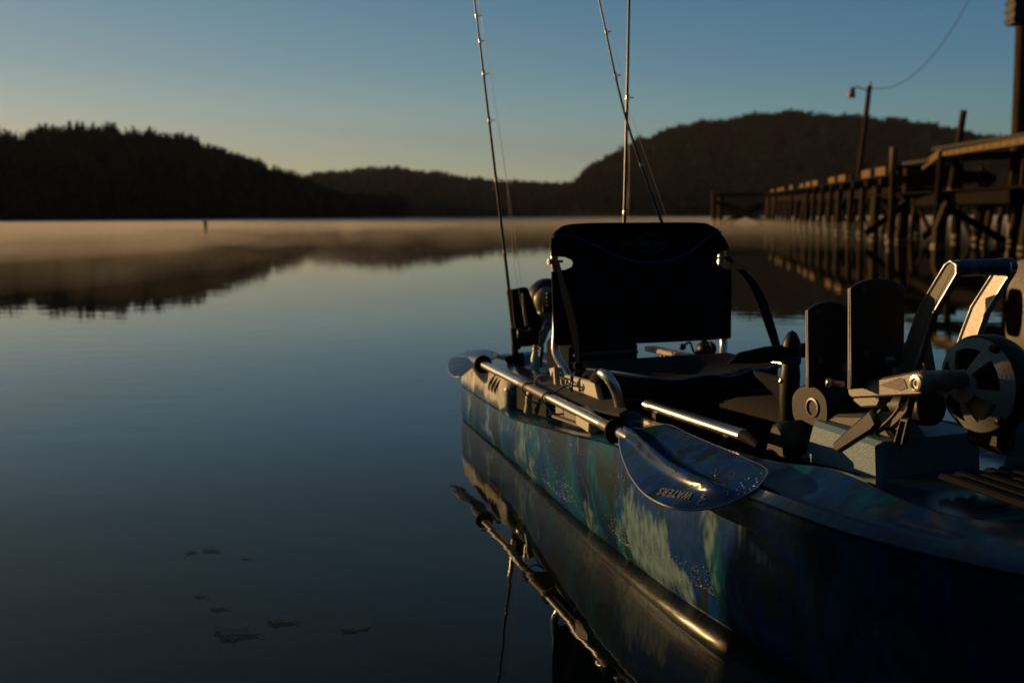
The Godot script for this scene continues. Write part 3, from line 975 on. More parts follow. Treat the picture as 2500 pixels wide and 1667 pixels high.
func kayak() -> void:
	var t := thing("fishing_kayak", "blue marbled fishing kayak with open deck, its bow ashore at lower right", "kayak", Vector3(2.0, 0, 0), true)
	var m := mb(t)
	var stations := []
	var S := 0.0
	while S < 4.0:
		stations.append(S)
		S += 0.012 if (S < 0.2 or (S > 1.0 and S < 1.2) or (S > 2.1 and S < 2.32) or S > 3.9) else 0.035
	stations.append(4.0)
	var hs := []
	for s in stations:
		hs.append(half(s))
	var n: int = hs[0].size()
	var gr := []
	for j in n - 1:
		gr.append(2 if j < 3 else (3 if j < 9 else (11 if j < 13 else (4 if j == 13 else (5 if j == 14 else (6 if j == 15 else (7 if j == 16 else (8 if j < 22 else (9 if j < 24 else 10)))))))))
	var dark_inside := mb(t)
	for side in [1.0, -1.0]:
		for i in stations.size() - 1:
			for j in n - 1:
				var q := []
				for e in [[i, j], [i + 1, j], [i + 1, j + 1], [i, j + 1]]:
					var v: Vector3 = hs[e[0]][e[1]]
					v.z *= side
					q.append(v)
				var u0: float = stations[i] / 4.2
				var u1: float = stations[i + 1] / 4.2
				if side < 0.0:
					u0 += 0.37; u1 += 0.37
				var v0: float = girth(hs[i][j], j)
				var v1: float = girth(hs[i][j + 1], j + 1)
				var v2: float = girth(hs[i + 1][j + 1], j + 1)
				var v3: float = girth(hs[i + 1][j], j)
				var s: int = gr[j] + (20 if side < 0.0 else 0)
				var into: MB = dark_inside if j >= 22 and stations[i] > 1.4 and stations[i] < 2.7 else m
				if side > 0.0:
					into.quad(q[0], q[1], q[2], q[3], s, Vector2(u0, v0), Vector2(u1, v3), Vector2(u1, v2), Vector2(u0, v1))
				else:
					into.quad(q[3], q[2], q[1], q[0], s, Vector2(u0, v1), Vector2(u1, v2), Vector2(u1, v3), Vector2(u0, v0))
	m.g = 60
	dark_inside.g = 60
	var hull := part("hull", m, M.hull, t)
	part("cockpit_shade", dark_inside, M.black_rubber, t)  # inside walls blackened to stand for the shade in the cockpit
	# three dark slots near the stern
	for i in 3:
		m = mb(t)
		var path := []
		for j in 7:
			var q := hull_point(0.90 + i * 0.045, 0.17)
			var f := j / 6.0
			path.append(Vector3(0.885 + i * 0.046 - 0.015 * f + 0.055 * f * f, 0.228 + f * 0.072, q[0].z + 0.002 - 0.020 * f * f))
		m.tube(path, [0.002, 0.004, 0.0045, 0.005, 0.0045, 0.004, 0.002], 6)
		part("slot", m, M.black_rubber, hull)
	# handle in the side pocket
	m = mb(t)
	m.tube([Vector3(1.425, 0.312, 0.382), Vector3(1.42, 0.290, 0.388), Vector3(1.405, 0.265, 0.382), Vector3(1.375, 0.232, 0.372)], [0.014, 0.012, 0.012, 0.016], 10)
	part("carry_handle", m, M.cream_plastic, t)
	m = mb(t)
	m.box(Vector3(1.33, 0.258, 0.340), Vector3(0.40, 0.085, 0.008), Basis(Vector3.UP, -0.10) * Basis(Vector3.BACK, 0.10), 0.002)
	part("recess_shade", m, M.black_rubber, hull)  # black plate standing for the shade deep in the pocket
	m = mb(t)
	m.box(Vector3(1.88, 0.318, 0.405), Vector3(0.36, 0.05, 0.03), Basis(Vector3.UP, -0.09) * Basis(Vector3.BACK, 0.08), 0.006)
	m.box(Vector3(1.88, 0.290, 0.412), Vector3(0.38, 0.01, 0.035), Basis(Vector3.UP, -0.09) * Basis(Vector3.BACK, 0.08), 0.003)
	part("gear_track", m, M.satin_metal, t)
	m = mb(t)
	m.box(Vector3(2.07, 0.332, 0.450), Vector3(0.10, 0.045, 0.05), Basis(Vector3.BACK, -0.1), 0.006)
	m.box(Vector3(2.02, 0.352, 0.440), Vector3(0.06, 0.02, 0.04), Basis(Vector3.BACK, -0.1), 0.004)
	part("rod_clip", m, M.cream_plastic, t)
	# dark deck pad along the near gunwale
	m = mb(t)
	m.prism([Vector2(0.0, 0.055), Vector2(0.10, 0.06), Vector2(0.50, 0.055), Vector2(0.64, 0.02), Vector2(0.66, -0.02), Vector2(0.58, -0.05), Vector2(0.1, -0.055), Vector2(0.0, -0.05)], Vector3(1.50, 0.356, 0.352), Vector3(1, 0.016, 0.035), Vector3(0, 0.16, -1), 0.012, 0.003)
	part("deck_pad", m, M.grey_pad, t)
	m = mb(t)
	m.prism([Vector2(0, 0), Vector2(0.30, 0.012), Vector2(0.33, -0.040), Vector2(0.03, -0.040)], Vector3(1.615, 0.411, 0.350), Vector3.RIGHT, Vector3.UP, 0.02, 0.004)
	part("gunwale_plate", m, M.cream_plastic, t)
	m = mb(t)
	m.tube([Vector3(1.78, 0.425, 0.378), Vector3(1.78, 0.372, 0.380)], 0.006, 8)
	m.tube([Vector3(1.76, 0.410, 0.384), Vector3(1.755, 0.394, 0.388), Vector3(1.78, 0.385, 0.390), Vector3(1.805, 0.394, 0.388), Vector3(1.802, 0.409, 0.385)], 0.004, 8)
	part("cord_hook", m, M.black_plastic, t)
	# polished rail on the near gunwale
	var ra := Vector3(2.165, 0.388, 0.300)
	var rb := Vector3(2.65, 0.395, 0.298)
	m = mb(t)
	m.tube([ra, rb], 0.0155, 20)
	m.tube([ra + Vector3(-0.012, 0, 0.0005), ra + Vector3(0.018, 0, -0.0008)], 0.0172, 20)
	var rail := part("grab_rail", m, M.chrome, t)
	for f in [0.12, 0.88]:
		m = mb(t)
		m.box(ra.lerp(rb, f) - Vector3(0, 0.024, -0.006), Vector3(0.03, 0.03, 0.02), Basis.IDENTITY, 0.004)
		part("rail_foot", m, M.black_plastic, rail)
	m = mb(t)
	m.tube([ra + Vector3(0.12, 0.004, -0.030), rb + Vector3(-0.02, 0.004, -0.024)], 0.006, 12)
	part("thin_rail", m, M.chrome, t)
	m = mb(t)
	m.tube([rb, rb + Vector3(0.03, 0, -0.001), rb + Vector3(0.07, -0.012, -0.003)], [0.0168, 0.0172, 0.014], 14)
	part("end_cap", m, M.black_rubber, rail)
	# small round sticker by the paddle blade
	var so := Vector3(2.30, 0.362, 0.385)
	for q in [[[Vector2(0, 0), Vector2(0.028, 0.018), Vector2(0.028, -0.002)], M.sticker_yellow], [[Vector2(0.030, 0.018), Vector2(0.058, 0.0), Vector2(0.030, -0.002)], M.sticker_red], [[Vector2(0.0, -0.004), Vector2(0.058, -0.004), Vector2(0.029, -0.018)], M.sticker_green], [[Vector2(0.0, 0.022), Vector2(0.058, 0.022), Vector2(0.052, 0.034), Vector2(0.0, 0.034)], M.sticker_white]]:
		m = mb(t)
		m.prism(q[0], so, Vector3(1, 0, -0.25), Vector3(-0.25, 0.15, -1), 0.0015)
		part("sticker", m, q[1], t)
	# raised well for the pedal drive
	m = mb(t)
	m.prism([Vector2(2.62, 0.345), Vector2(2.705, 0.345), Vector2(2.735, 0.44), Vector2(2.975, 0.436), Vector2(2.985, 0.34), Vector2(2.66, 0.33)], Vector3(0, 0, 0.0), Vector3.RIGHT, Vector3.UP, 0.31, 0.012)
	part("drive_well", m, M.well_plastic, t)
	m = mb(t)
	m.prism([Vector2(2.60, 0.33), Vector2(2.625, 0.41), Vector2(2.655, 0.425), Vector2(2.68, 0.405), Vector2(2.70, 0.33)], Vector3(0, 0, 0.155), Vector3.RIGHT, Vector3.UP, 0.09, 0.01, true)
	part("well_latch", m, M.leg_grey, t)
	m = mb(t)
	m.prism([Vector2(3.0, 0.33), Vector2(3.03, 0.50), Vector2(3.10, 0.54), Vector2(3.32, 0.53), Vector2(3.36, 0.36)], Vector3(0, 0, -0.235), Vector3.RIGHT, Vector3.UP, 0.12, 0.02)
	part("far_deck_box", m, M.well_plastic, t)
	# ribbed black mat on the bow
	for i in 9:
		m = mb(t)
		var z := 0.10 - i * 0.042
		var tilt := Basis(Vector3(1, 0.06, 0.22).normalized(), 0.5)
		m.box(Vector3(3.50, 0.404, z + 0.07), Vector3(0.74, 0.014, 0.030), Basis(Vector3(1, 0.03, 0.14).normalized(), Vector3(-0.03, 1, 0).normalized(), Vector3(-0.14, 0, 1).normalized()), 0.006)
		part("mat_rib", m, M.black_rubber, t)
	# beads of dew on the side
	var dew := SphereMesh.new()
	dew.radius = 1.0; dew.height = 2.0; dew.radial_segments = 8; dew.rings = 4
	var list := []
	for i in 2200:
		var s := rng.randf_range(1.5, 2.85)
		if noise_at(s * 7.0) < rng.randf_range(-0.3, 0.4):
			continue
		var y := 0.01 + 0.25 * pow(rng.randf(), 1.3)
		if rng.randf() < 0.55:   # strung along the grooves and in runs
			y = lookup_s(CHINE, s) + 0.006 + 0.06 * pow(rng.randf(), 2.0) + 0.006 * sin(s * 23.0)
		elif absf(s - 1.95) > 0.25 + rng.randf() * 0.5:
			continue
		var q := hull_point(s, y)
		var r := rng.randf_range(0.0006, 0.0017)
		list.append(Transform3D(Basis.IDENTITY.scaled(Vector3(r, r, r * 0.7)), q[0] - Vector3(2.0, 0, 0)))
	scatter("dew_drops", dew, list, M.drop, t)

var speck := noise(91, 1.0, 3)
func noise_at(x: float) -> float:
	return speck.get_noise_1d(x)

func girth(p: Vector3, j: int) -> float:
	return (0.13 + p.y) * 0.9 / 0.55 + (0.0 if j < 20 else 0.30 + (j - 19) * 0.05) if j > 2 else 0.02 + j * 0.03

func scatter(called: String, mesh: Mesh, list: Array, material: Material, parent: Node3D) -> void:
	var mm := MultiMesh.new()
	mm.transform_format = MultiMesh.TRANSFORM_3D
	mm.mesh = mesh
	mm.instance_count = list.size()
	for i in list.size():
		mm.set_instance_transform(i, list[i])
	var node := MultiMeshInstance3D.new()
	node.name = called
	node.multimesh = mm
	node.material_override = material
	node.set_meta("kind", "stuff")
	parent.add_child(node, true)

# ------------------------------------------------------------------ seat
func seat() -> void:
	var t := thing("kayak_seat", "black mesh folding kayak seat with tube frame and blue piping", "seat", Vector3(1.75, 0.40, 0.03), true)
	var lean := Vector3(-0.06, 1, 0).normalized()
	var c := Vector3(1.65, 0.70, 0.0)
	var zx := Vector3(0, 0, 1)     # plane axis: towards the near side
	var o := Vector3(1.65, 0, 0)
	var P := func(z: float, y: float, off := 0.0) -> Vector3:
		return Vector3(1.65 - 0.06 * (y - 0.7) + off - 0.035 * pow((z - 0.02) / 0.36, 2.0), y, z)
	# the back as a fabric grid between left and right edges that have hand notches
	var edge_l := [[0.515, 0.372], [0.76, 0.374], [0.762, 0.330], [0.772, 0.306], [0.788, 0.298], [0.804, 0.304], [0.816, 0.330], [0.818, 0.376], [0.868, 0.374], [0.893, 0.362], [0.907, 0.342], [0.914, 0.32]]
	var edge_r := [[0.505, -0.330], [0.75, -0.336], [0.752, -0.305], [0.766, -0.274], [0.784, -0.264], [0.806, -0.266], [0.826, -0.296], [0.828, -0.330], [0.845, -0.318], [0.870, -0.300], [0.893, -0.275], [0.911, -0.235]]
	var m := mb(t)
	var fr := []
	var bk := []
	for i in edge_l.size():
		var a := PackedVector3Array()
		var b := PackedVector3Array()
		for j in 13:
			var f := j / 12.0
			var z := lerpf(edge_l[i][1], edge_r[i][1], f)
			var y := lerpf(edge_l[i][0], edge_r[i][0], f)
			var th := 0.007 if (j > 0 and j < 12 and i > 0 and i < edge_l.size() - 1) else 0.0
			a.append(P.call(z, y, th))
			b.append(P.call(z, y, -th))
		fr.append(a)
		bk.append(b)
	m.loft(fr, false)
	m.loft(bk, false)
	var back := part("backrest", m, M.black_fabric, t)
	# hems round the notches and the outer edge
	m = mb(t)
	var hem := []
	for q in edge_l: hem.append(P.call(q[1], q[0]))
	m.tube(hem, 0.006, 8)
	hem = []
	for q in edge_r: hem.append(P.call(q[1], q[0]))
	m.tube(hem, 0.006, 8)
	hem = []
	for j in 9: hem.append(P.call(lerpf(0.372, -0.33, j / 8.0), lerpf(0.515, 0.505, j / 8.0)))
	m.tube(hem, 0.007, 8)
	part("hem", m, M.black_rubber, back)
	# padded headrest panel above the piping
	var pipe := [[0.376, 0.880], [0.352, 0.887], [0.33, 0.885], [0.253, 0.860], [0.191, 0.830], [0.111, 0.798], [0.03, 0.787], [-0.068, 0.794], [-0.151, 0.824], [-0.218, 0.867], [-0.262, 0.889], [-0.285, 0.890]]
	var lo := PackedVector3Array()
	var hi := PackedVector3Array()
	var hi2 := PackedVector3Array()
	for j in 25:
		var f := j / 24.0
		var z := lerpf(0.362, -0.275, f)
		var y := lookup_pipe(pipe, z)
		var ytop := 0.917 - 0.012 * pow(absf(f - 0.5) * 2.0, 6.0) - 0.02 * smoothstep(0.93, 1.0, f) - 0.02 * (1.0 - smoothstep(0.0, 0.05, f))
		lo.append(P.call(z, y, 0.010))
		hi.append(P.call(z, lerpf(y, ytop, 0.6), 0.020))
		hi2.append(P.call(z, maxf(ytop, y), 0.002))
	m = mb(t)
	m.loft([lo, hi, hi2], false)
	var top := []
	for v in hi2: top.append(v)
	m.tube(top, 0.010, 10)
	part("headrest", m, M.headrest_fabric, back)
	m = mb(t)
	var pp := []
	for q in pipe: pp.append(P.call(q[0], q[1], 0.013))
	m.tube(smooth_path(pp, 4), 0.0042, 8)
	part("piping", m, M.blue_piping, back)
	# woven mark: fish outline with two words
	m = mb(t)
	var F := func(pts: Array) -> Array:
		var out := []
		for q in pts: out.append(P.call(q[0], q[1], 0.0215))
		return smooth_path(out, 3)
	m.tube(F.call([[0.138, 0.866], [0.118, 0.863], [0.100, 0.853], [0.085, 0.845], [0.060, 0.829], [0.030, 0.825], [0.0, 0.827], [-0.030, 0.837], [-0.046, 0.848]]), 0.0016, 6)
	m.tube(F.call([[0.130, 0.848], [0.113, 0.853], [0.100, 0.857], [0.080, 0.868], [0.05, 0.880], [0.02, 0.882], [-0.01, 0.876], [-0.035, 0.864], [-0.046, 0.848]]), 0.0016, 6)
	m.tube(F.call([[0.070, 0.871], [0.045, 0.887], [0.020, 0.890], [-0.012, 0.881]]), 0.0014, 6)
	m.tube(F.call([[0.010, 0.872], [0.012, 0.862], [0.006, 0.852], [0.012, 0.842], [0.002, 0.833]]), 0.0018, 6)
	m.tube(F.call([[0.138, 0.866], [0.124, 0.857], [0.130, 0.848]]), 0.0014, 6)
	m.tube(F.call([[0.03, 0.825], [0.022, 0.815], [0.012, 0.822]]), 0.0014, 6)
	part("fish_emblem", m, M.mark_grey, back)
	word("BIG", 0.024, 0.001, M.mark_grey, t, "lettering", P.call(0.046, 0.852, 0.0225), Vector3(0, 0, -1), lean)
	word("FISH", 0.020, 0.001, M.mark_grey, t, "lettering", P.call(-0.018, 0.851, 0.0225), Vector3(0, 0, -1), lean)
	# back frame tubes with their bolts
	for s in [[0.362, 0.345], [-0.318, -0.288]]:
		m = mb(t)
		var z0: float = s[0]
		var z1: float = s[1]
		m.tube(smooth_path([Vector3(1.580, 0.90, z0 * 0.90), Vector3(1.585, 0.86, z0 * 0.97), Vector3(1.588, 0.80, z0 - 0.004 * signf(z0)), Vector3(1.590, 0.72, z0 - 0.012 * signf(z0)), Vector3(1.60, 0.56, z0 - 0.006 * signf(z0)), Vector3(1.61, 0.48, z0), Vector3(1.655, 0.42, z1), Vector3(1.70, 0.398, z1)], 4), 0.0145, 14)
		part("frame_tube", m, M.aluminium, t)
		m = mb(t)
		m.tube([Vector3(1.588, 0.795, z0 - 0.035 * signf(z0)), Vector3(1.588, 0.795, z0 + 0.022 * signf(z0))], 0.005, 8)
		m.tube([Vector3(1.588, 0.795, z0 + 0.010 * signf(z0)), Vector3(1.588, 0.795, z0 + 0.020 * signf(z0))], 0.010, 8)
		part("bolt", m, M.chrome, t)
	# seat pan
	m = mb(t)
	var rows := []
	for i in 9:
		var row := PackedVector3Array()
		var f := i / 8.0
		for j in 15:
			var g := j / 14.0
			var z := lerpf(0.345, -0.30, g)
			var front := lookup_s([[-0.30, 1.955], [-0.2, 2.03], [-0.05, 2.09], [0.08, 2.115], [0.2, 2.09], [0.29, 1.97], [0.345, 1.82]], z)
			var x := lerpf(1.66, front, f)
			row.append(Vector3(x, 0.452 - 0.030 * sin(PI * g) * sin(PI * minf(f * 1.1, 1.0)) + 0.006 * sin(g * 19.0) * f, z))
		rows.append(row)
	m.loft(rows, false)
	var skirt := []
	for q in [[0.0, 0.0], [0.016, -0.012], [0.014, -0.05], [-0.03, -0.085]]:
		var row := PackedVector3Array()
		for v in rows[8]:
			row.append(v + Vector3(q[0], q[1], 0))
		skirt.append(row)
	m.loft(skirt, false)
	var pan := part("seat_pan", m, M.black_fabric, t)
	m = mb(t)
	var edge := []
	for v in rows[8]: edge.append(v + Vector3(0.008, 0.0, 0))
	m.tube(edge, 0.0042, 8)
	part("piping", m, M.blue_piping, pan)
	m = mb(t)
	m.tube(smooth_path([Vector3(1.88, 0.425, 0.335), Vector3(1.97, 0.455, 0.372), Vector3(2.03, 0.470, 0.385), Vector3(2.06, 0.455, 0.378), Vector3(2.075, 0.415, 0.362), Vector3(2.08, 0.33, 0.34)], 4), 0.017, 14)
	var ft := part("front_tube", m, M.aluminium, t)
	m = mb(t)
	m.tube(smooth_path([Vector3(1.86, 0.42, 0.33), Vector3(1.97, 0.456, 0.371), Vector3(2.015, 0.468, 0.383)], 4), 0.0205, 14)
	part("sleeve", m, M.black_rubber, ft)
	m = mb(t)
	m.tube(smooth_path([Vector3(1.70, 0.44, -0.32), Vector3(1.95, 0.45, -0.325), Vector3(2.03, 0.44, -0.32), Vector3(2.05, 0.33, -0.31)], 4), 0.015, 12)
	part("front_tube", m, M.aluminium, t)
	m = mb(t)
	m.tube([Vector3(2.055, 0.38, 0.33), Vector3(2.055, 0.38, -0.30)], 0.013, 10)
	part("cross_tube", m, M.black_plastic, t)
	# low black box body under the pan and the pale bracket by the near leg
	m = mb(t)
	m.box(Vector3(1.80, 0.36, 0.16), Vector3(0.30, 0.13, 0.26), Basis.IDENTITY, 0.02)
	part("under_seat_bag", m, M.black_fabric, t)
	m = mb(t)
	m.prism([Vector2(0, 0), Vector2(0.05, 0.012), Vector2(0.062, -0.05), Vector2(0.045, -0.05), Vector2(0.035, -0.008), Vector2(0.02, -0.03)], Vector3(1.60, 0.425, 0.375), Vector3.RIGHT, Vector3.UP, 0.02, 0.003)
	part("leg_bracket", m, M.cream_plastic, t)
	# straps from the back down to the pan
	for s in [[[Vector3(1.598, 0.800, -0.330), Vector3(1.75, 0.70, -0.350), Vector3(1.86, 0.56, -0.345), Vector3(1.92, 0.475, -0.335), Vector3(1.93, 0.43, -0.33)], 0.034], [[Vector3(1.655, 0.80, 0.378), Vector3(1.69, 0.70, 0.366), Vector3(1.73, 0.58, 0.35), Vector3(1.75, 0.49, 0.345), Vector3(1.76, 0.43, 0.345)], 0.03]]:
		m = mb(t)
		var path := smooth_path(s[0], 4)
		var l1 := PackedVector3Array()
		var l2 := PackedVector3Array()
		var l3 := PackedVector3Array()
		var l4 := PackedVector3Array()
		for i in path.size():
			var f := float(i) / (path.size() - 1)
			var wdt: float = s[1] * (0.35 + 0.65 * sin(PI * clampf(f * 1.15, 0.08, 0.92)))
			var wv := Vector3(0.75, 0.35, -0.55).normalized() * wdt / 2.0
			var tv := Vector3(0.4, 0.0, 0.6).normalized() * 0.0015
			l1.append(path[i] - wv - tv); l2.append(path[i] + wv - tv); l3.append(path[i] + wv + tv); l4.append(path[i] - wv + tv)
		m.loft([l1, l2, l3, l4, l1], false, false)
		m.box(path[path.size() - 3], Vector3(0.03, 0.025, 0.03), Basis.IDENTITY, 0.006)
		part("strap", m, M.black_fabric, t)

func lookup_pipe(pipe: Array, z: float) -> float:
	var tab := []
	for i in range(pipe.size() - 1, -1, -1):
		tab.append(pipe[i])
	return lookup_s(tab, z)

func smooth_path(p: Array, k: int) -> Array:
	var out := []
	for i in p.size() - 1:
		for j in k:
			var f := j / float(k)
			var a: Vector3 = p[maxi(i - 1, 0)]
			var d: Vector3 = p[mini(i + 2, p.size() - 1)]
			out.append(p[i].cubic_interpolate(p[i + 1], a, d, f))
	out.append(p[-1])
	return out

# ------------------------------------------------------------------ pedal drive, folded up on deck
func pedal_drive() -> void:
	var t := thing("pedal_drive", "black and silver pedal drive folded up on the kayak's deck well", "pedal drive", Vector3(2.95, 0.44, 0.05), true)
	# round housing: its flat spoked side faces the near gunwale
	var hc := Vector3(3.13, 0.585, 0.0)
	var R := 0.108
	var m := mb(t)
	m.lathe(hc + Vector3(0, 0, 0.075), Vector3(0, 0, -1), [[0.096, 0.040], [0.104, 0.042], [R, 0.050], [R, 0.085], [0.100, 0.105], [0.07, 0.125], [0.0, 0.13]], 40)
	m.lathe(hc + Vector3(0, 0, 0.030), Vector3(0, 0, -1), [[0.0, 0.0], [0.10, 0.0]], 24)
	m.box(hc + Vector3(0.0, -0.10, -0.015), Vector3(0.12, 0.10, 0.05), Basis.IDENTITY, 0.02)
	var hs := part("housing", m, M.housing, t)
	m = mb(t)
	# domed cover: hub, rim and five spokes with openings between them
	var D := func(r: float, a: float, off := 0.0) -> Vector3:
		return hc + Vector3(cos(a) * r, sin(a) * r, 0.082 - 0.5 * r * r / 0.108 - off)
	var radii := [0.0, 0.018, 0.036, 0.047, 0.058, 0.069, 0.080, 0.092, 0.104]
	var sg := m.grp(true)
	for i in 80:
		var a0 := TAU * i / 80.0
		var a1 := TAU * (i + 1) / 80.0
		var spoke := absf(wrapf((a0 + a1) / 2.0 * 5.0 + 0.9, -PI, PI)) < 0.95
		for k in radii.size() - 1:
			if radii[k] >= 0.036 and radii[k] < 0.080 and not spoke:
				continue
			m.quad(D.call(radii[k], a0), D.call(radii[k + 1], a0), D.call(radii[k + 1], a1), D.call(radii[k], a1), sg)
			m.quad(D.call(radii[k], a0, 0.007), D.call(radii[k], a1, 0.007), D.call(radii[k + 1], a1, 0.007), D.call(radii[k + 1], a0, 0.007), sg)
		for r in [0.036, 0.080, 0.104]:
			m.quad(D.call(r, a0), D.call(r, a1), D.call(r, a1, 0.007), D.call(r, a0, 0.007))
	part("spoked_cover", m, M.cover_grey, hs)
	for a in [1.05, -0.75, 3.6]:
		m = mb(t)
		m.lathe(hc + Vector3(cos(a) * 0.096, sin(a) * 0.096, 0.036), Vector3(0.3, 0, 1), [[0.0, 0.012], [0.005, 0.012], [0.006, 0.008], [0.011, 0.007], [0.011, 0.0]], 14)
		part("screw", m, M.black_plastic, hs)
	# axle and crank arm
	var ax := Vector3(3.135, 0.600, 0.07)
	m = mb(t)
	m.lathe(ax, Vector3(0, 0, 1), [[0.018, 0.0], [0.018, 0.05], [0.024, 0.052], [0.024, 0.12], [0.021, 0.126], [0.0, 0.127]], 24)
	part("axle", m, M.satin_metal, t)
	var ca := Vector3(3.135, 0.600, 0.190)
	m = mb(t)
	m.prism(arm_outline(0.205, 0.026, 0.017), ca, Vector3(-0.95, -0.235, 0.0), Vector3(-0.235, 0.95, 0), 0.024, 0.005, true)
	var arm := part("crank_arm", m, M.satin_metal, t)
	m = mb(t)
	m.prism([Vector2(0.028, -0.008), Vector2(0.034, 0.012), Vector2(0.05, 0.016), Vector2(0.115, 0.006), Vector2(0.05, -0.012)], ca + Vector3(0, 0, 0.0125), Vector3(-0.95, -0.235, 0.0), Vector3(-0.235, 0.95, 0), 0.002, 0.0006)
	part("arm_recess", m, M.cast_metal, arm)
	m = mb(t)
	m.lathe(ca + Vector3(0, 0, 0.012), Vector3(0, 0, 1), [[0.018, 0.0], [0.017, 0.006], [0.012, 0.007], [0.010, 0.003], [0.006, 0.003], [0.005, -0.002], [0.0, -0.002]], 20, true)
	part("crank_bolt", m, M.chrome, arm)
	# lower arm hanging across it
	m = mb(t)
	m.prism([Vector2(0, 0.02), Vector2(0.02, 0.024), Vector2(0.15, 0.014), Vector2(0.162, 0.0), Vector2(0.15, -0.012), Vector2(0.0, -0.018)], Vector3(3.045, 0.515, 0.225), Vector3(-0.78, -0.62, 0.02), Vector3(0.62, -0.78, 0), 0.022, 0.005, true)
	part("lower_arm", m, M.leg_grey, t)  # darker grey holds the shadow lying on this arm
	# pedals: flat black plates standing upright
	for q in [[Vector3(2.965, 0.685, 0.165), 0.150, 0.245, "near"], [Vector3(2.70, 0.625, 0.085), 0.128, 0.215, "far"]]:
		var w: float = q[1] / 2.0
		var h: float = q[2] / 2.0
		var pts := [Vector2(-w, -h)]
		for i in 9:
			var f := i / 8.0
			pts.append(Vector2(lerpf(-w, w, f), h - 0.020 * pow(absf(f - 0.5) * 2.0, 2.5)))
		pts.append(Vector2(w, -h))
		m = mb(t)
		m.prism(pts, q[0], Vector3(0, -0.02, -1), Vector3(-0.07, 1, 0), 0.016, 0.003)
		var pl := part("pedal", m, M.black_plastic, t)
		m = mb(t)
		m.prism([Vector2(-h, -0.0015), Vector2(h - 0.02, -0.0015), Vector2(h - 0.02, 0.0015), Vector2(-h, 0.0015)], q[0] + Vector3(0, 0, w + 0.0008), Vector3(-0.07, 1, 0), Vector3(1, 0.07, 0), 0.0016)
		m.prism([Vector2(-h, -0.001), Vector2(h - 0.02, -0.001), Vector2(h - 0.02, 0.001), Vector2(-h, 0.001)], q[0] + Vector3(0.0055, 0, w + 0.0006), Vector3(-0.07, 1, 0), Vector3(1, 0.07, 0), 0.0012)
		part("lit_edge", m, M.cover_grey, pl)  # pale strips paint the sunlit near edge of the black plate
		for e in [[-0.55, 0.8], [0.75, 0.82], [-0.45, -0.35], [0.7, -0.3]]:
			m = mb(t)
			m.lathe(q[0] + Vector3(0.008 - 0.07 * e[1] * h, e[1] * h, -e[0] * w), Vector3(1, 0, 0), [[0.007, 0.0], [0.0068, 0.002], [0.005, 0.0025], [0.0045, 0.0005], [0.0, 0.0005]], 14, true)
			part("screw", m, M.mark_grey, pl)
	# pedal brackets glimpsed between the plates
	for q in [[Vector3(2.80, 0.585, 0.06), Vector3(0.10, 0.03, 0.05)], [Vector3(2.83, 0.66, 0.02), Vector3(0.06, 0.022, 0.05)], [Vector3(2.905, 0.61, -0.02), Vector3(0.07, 0.09, 0.03)]]:
		m = mb(t)
		m.box(q[0], q[1], Basis(Vector3.BACK, 0.3), 0.006)
		part("pedal_bracket", m, M.cast_metal, t)
	# upright forked bracket
	m = mb(t)
	m.prism([Vector2(0.0, 0.0), Vector2(0.030, -0.012), Vector2(0.085, 0.0), Vector2(0.14, 0.085), Vector2(0.128, 0.096), Vector2(0.082, 0.022), Vector2(0.072, 0.024), Vector2(0.112, 0.110), Vector2(0.095, 0.122), Vector2(0.08, 0.11)], Vector3(2.875, 0.515, 0.135), Vector3.RIGHT, Vector3.UP, 0.03, 0.004)
	part("forked_bracket", m, M.satin_metal, t)
	m = mb(t)
	m.box(Vector3(2.90, 0.60, 0.075), Vector3(0.075, 0.075, 0.04), Basis(Vector3.BACK, 0.25), 0.006)
	part("clamp_block", m, M.cast_metal, t)
	for q in [Vector3(2.93, 0.645, 0.10), Vector3(2.80, 0.545, 0.15)]:
		m = mb(t)
		m.lathe(q, Vector3(-0.5, 0.1, 1), [[0.008, -0.03], [0.008, 0.0], [0.011, 0.001], [0.011, 0.012], [0.006, 0.014], [0.0, 0.014]], 14)
		part("bolt", m, M.chrome, t)
	# carrying handle: two channelled arms and a round grip
	for z in [0.115, -0.035]:
		m = mb(t)
		var out := [Vector2(2.985, 0.575), Vector2(3.022, 0.68), Vector2(3.048, 0.745), Vector2(3.118, 0.845), Vector2(3.132, 0.853), Vector2(3.148, 0.846), Vector2(3.150, 0.828), Vector2(3.088, 0.735), Vector2(3.068, 0.680), Vector2(3.035, 0.575)]
		m.prism(out, Vector3(0, 0, z), Vector3.RIGHT, Vector3.UP, 0.018, 0.002)
		var a := part("handle_arm", m, M.channel if z > 0.0 else M.arm_metal, t)
		m = mb(t)
		var edge := []
		for v in out: edge.append(Vector3(v.x, v.y, z + 0.010))
		m.tube(edge, 0.0028, 6)
		part("raised_edge", m, M.aluminium, a)
		if z > 0.0:
			m = mb(t)
			m.prism([Vector2(3.000, 0.60), Vector2(3.030, 0.68), Vector2(3.054, 0.742), Vector2(3.122, 0.838), Vector2(3.138, 0.836), Vector2(3.078, 0.735), Vector2(3.058, 0.68), Vector2(3.024, 0.60)], Vector3(0, 0, z + 0.0092), Vector3.RIGHT, Vector3.UP, 0.001)
			part("channel", m, M.channel, a)
	m = mb(t)
	m.lathe(Vector3(3.131, 0.838, 0.108), Vector3(0, 0, -1), [[0.0, 0.0], [0.017, 0.0], [0.0185, 0.003], [0.0185, 0.026], [0.0178, 0.027], [0.0178, 0.115], [0.019, 0.116], [0.0195, 0.15], [0.014, 0.158], [0.0, 0.159]], 24)
	part("handle_grip", m, M.blue_plastic, t)
	# drive leg with its boss, torpedo, skeg and propeller
	m = mb(t)
	var prof := []
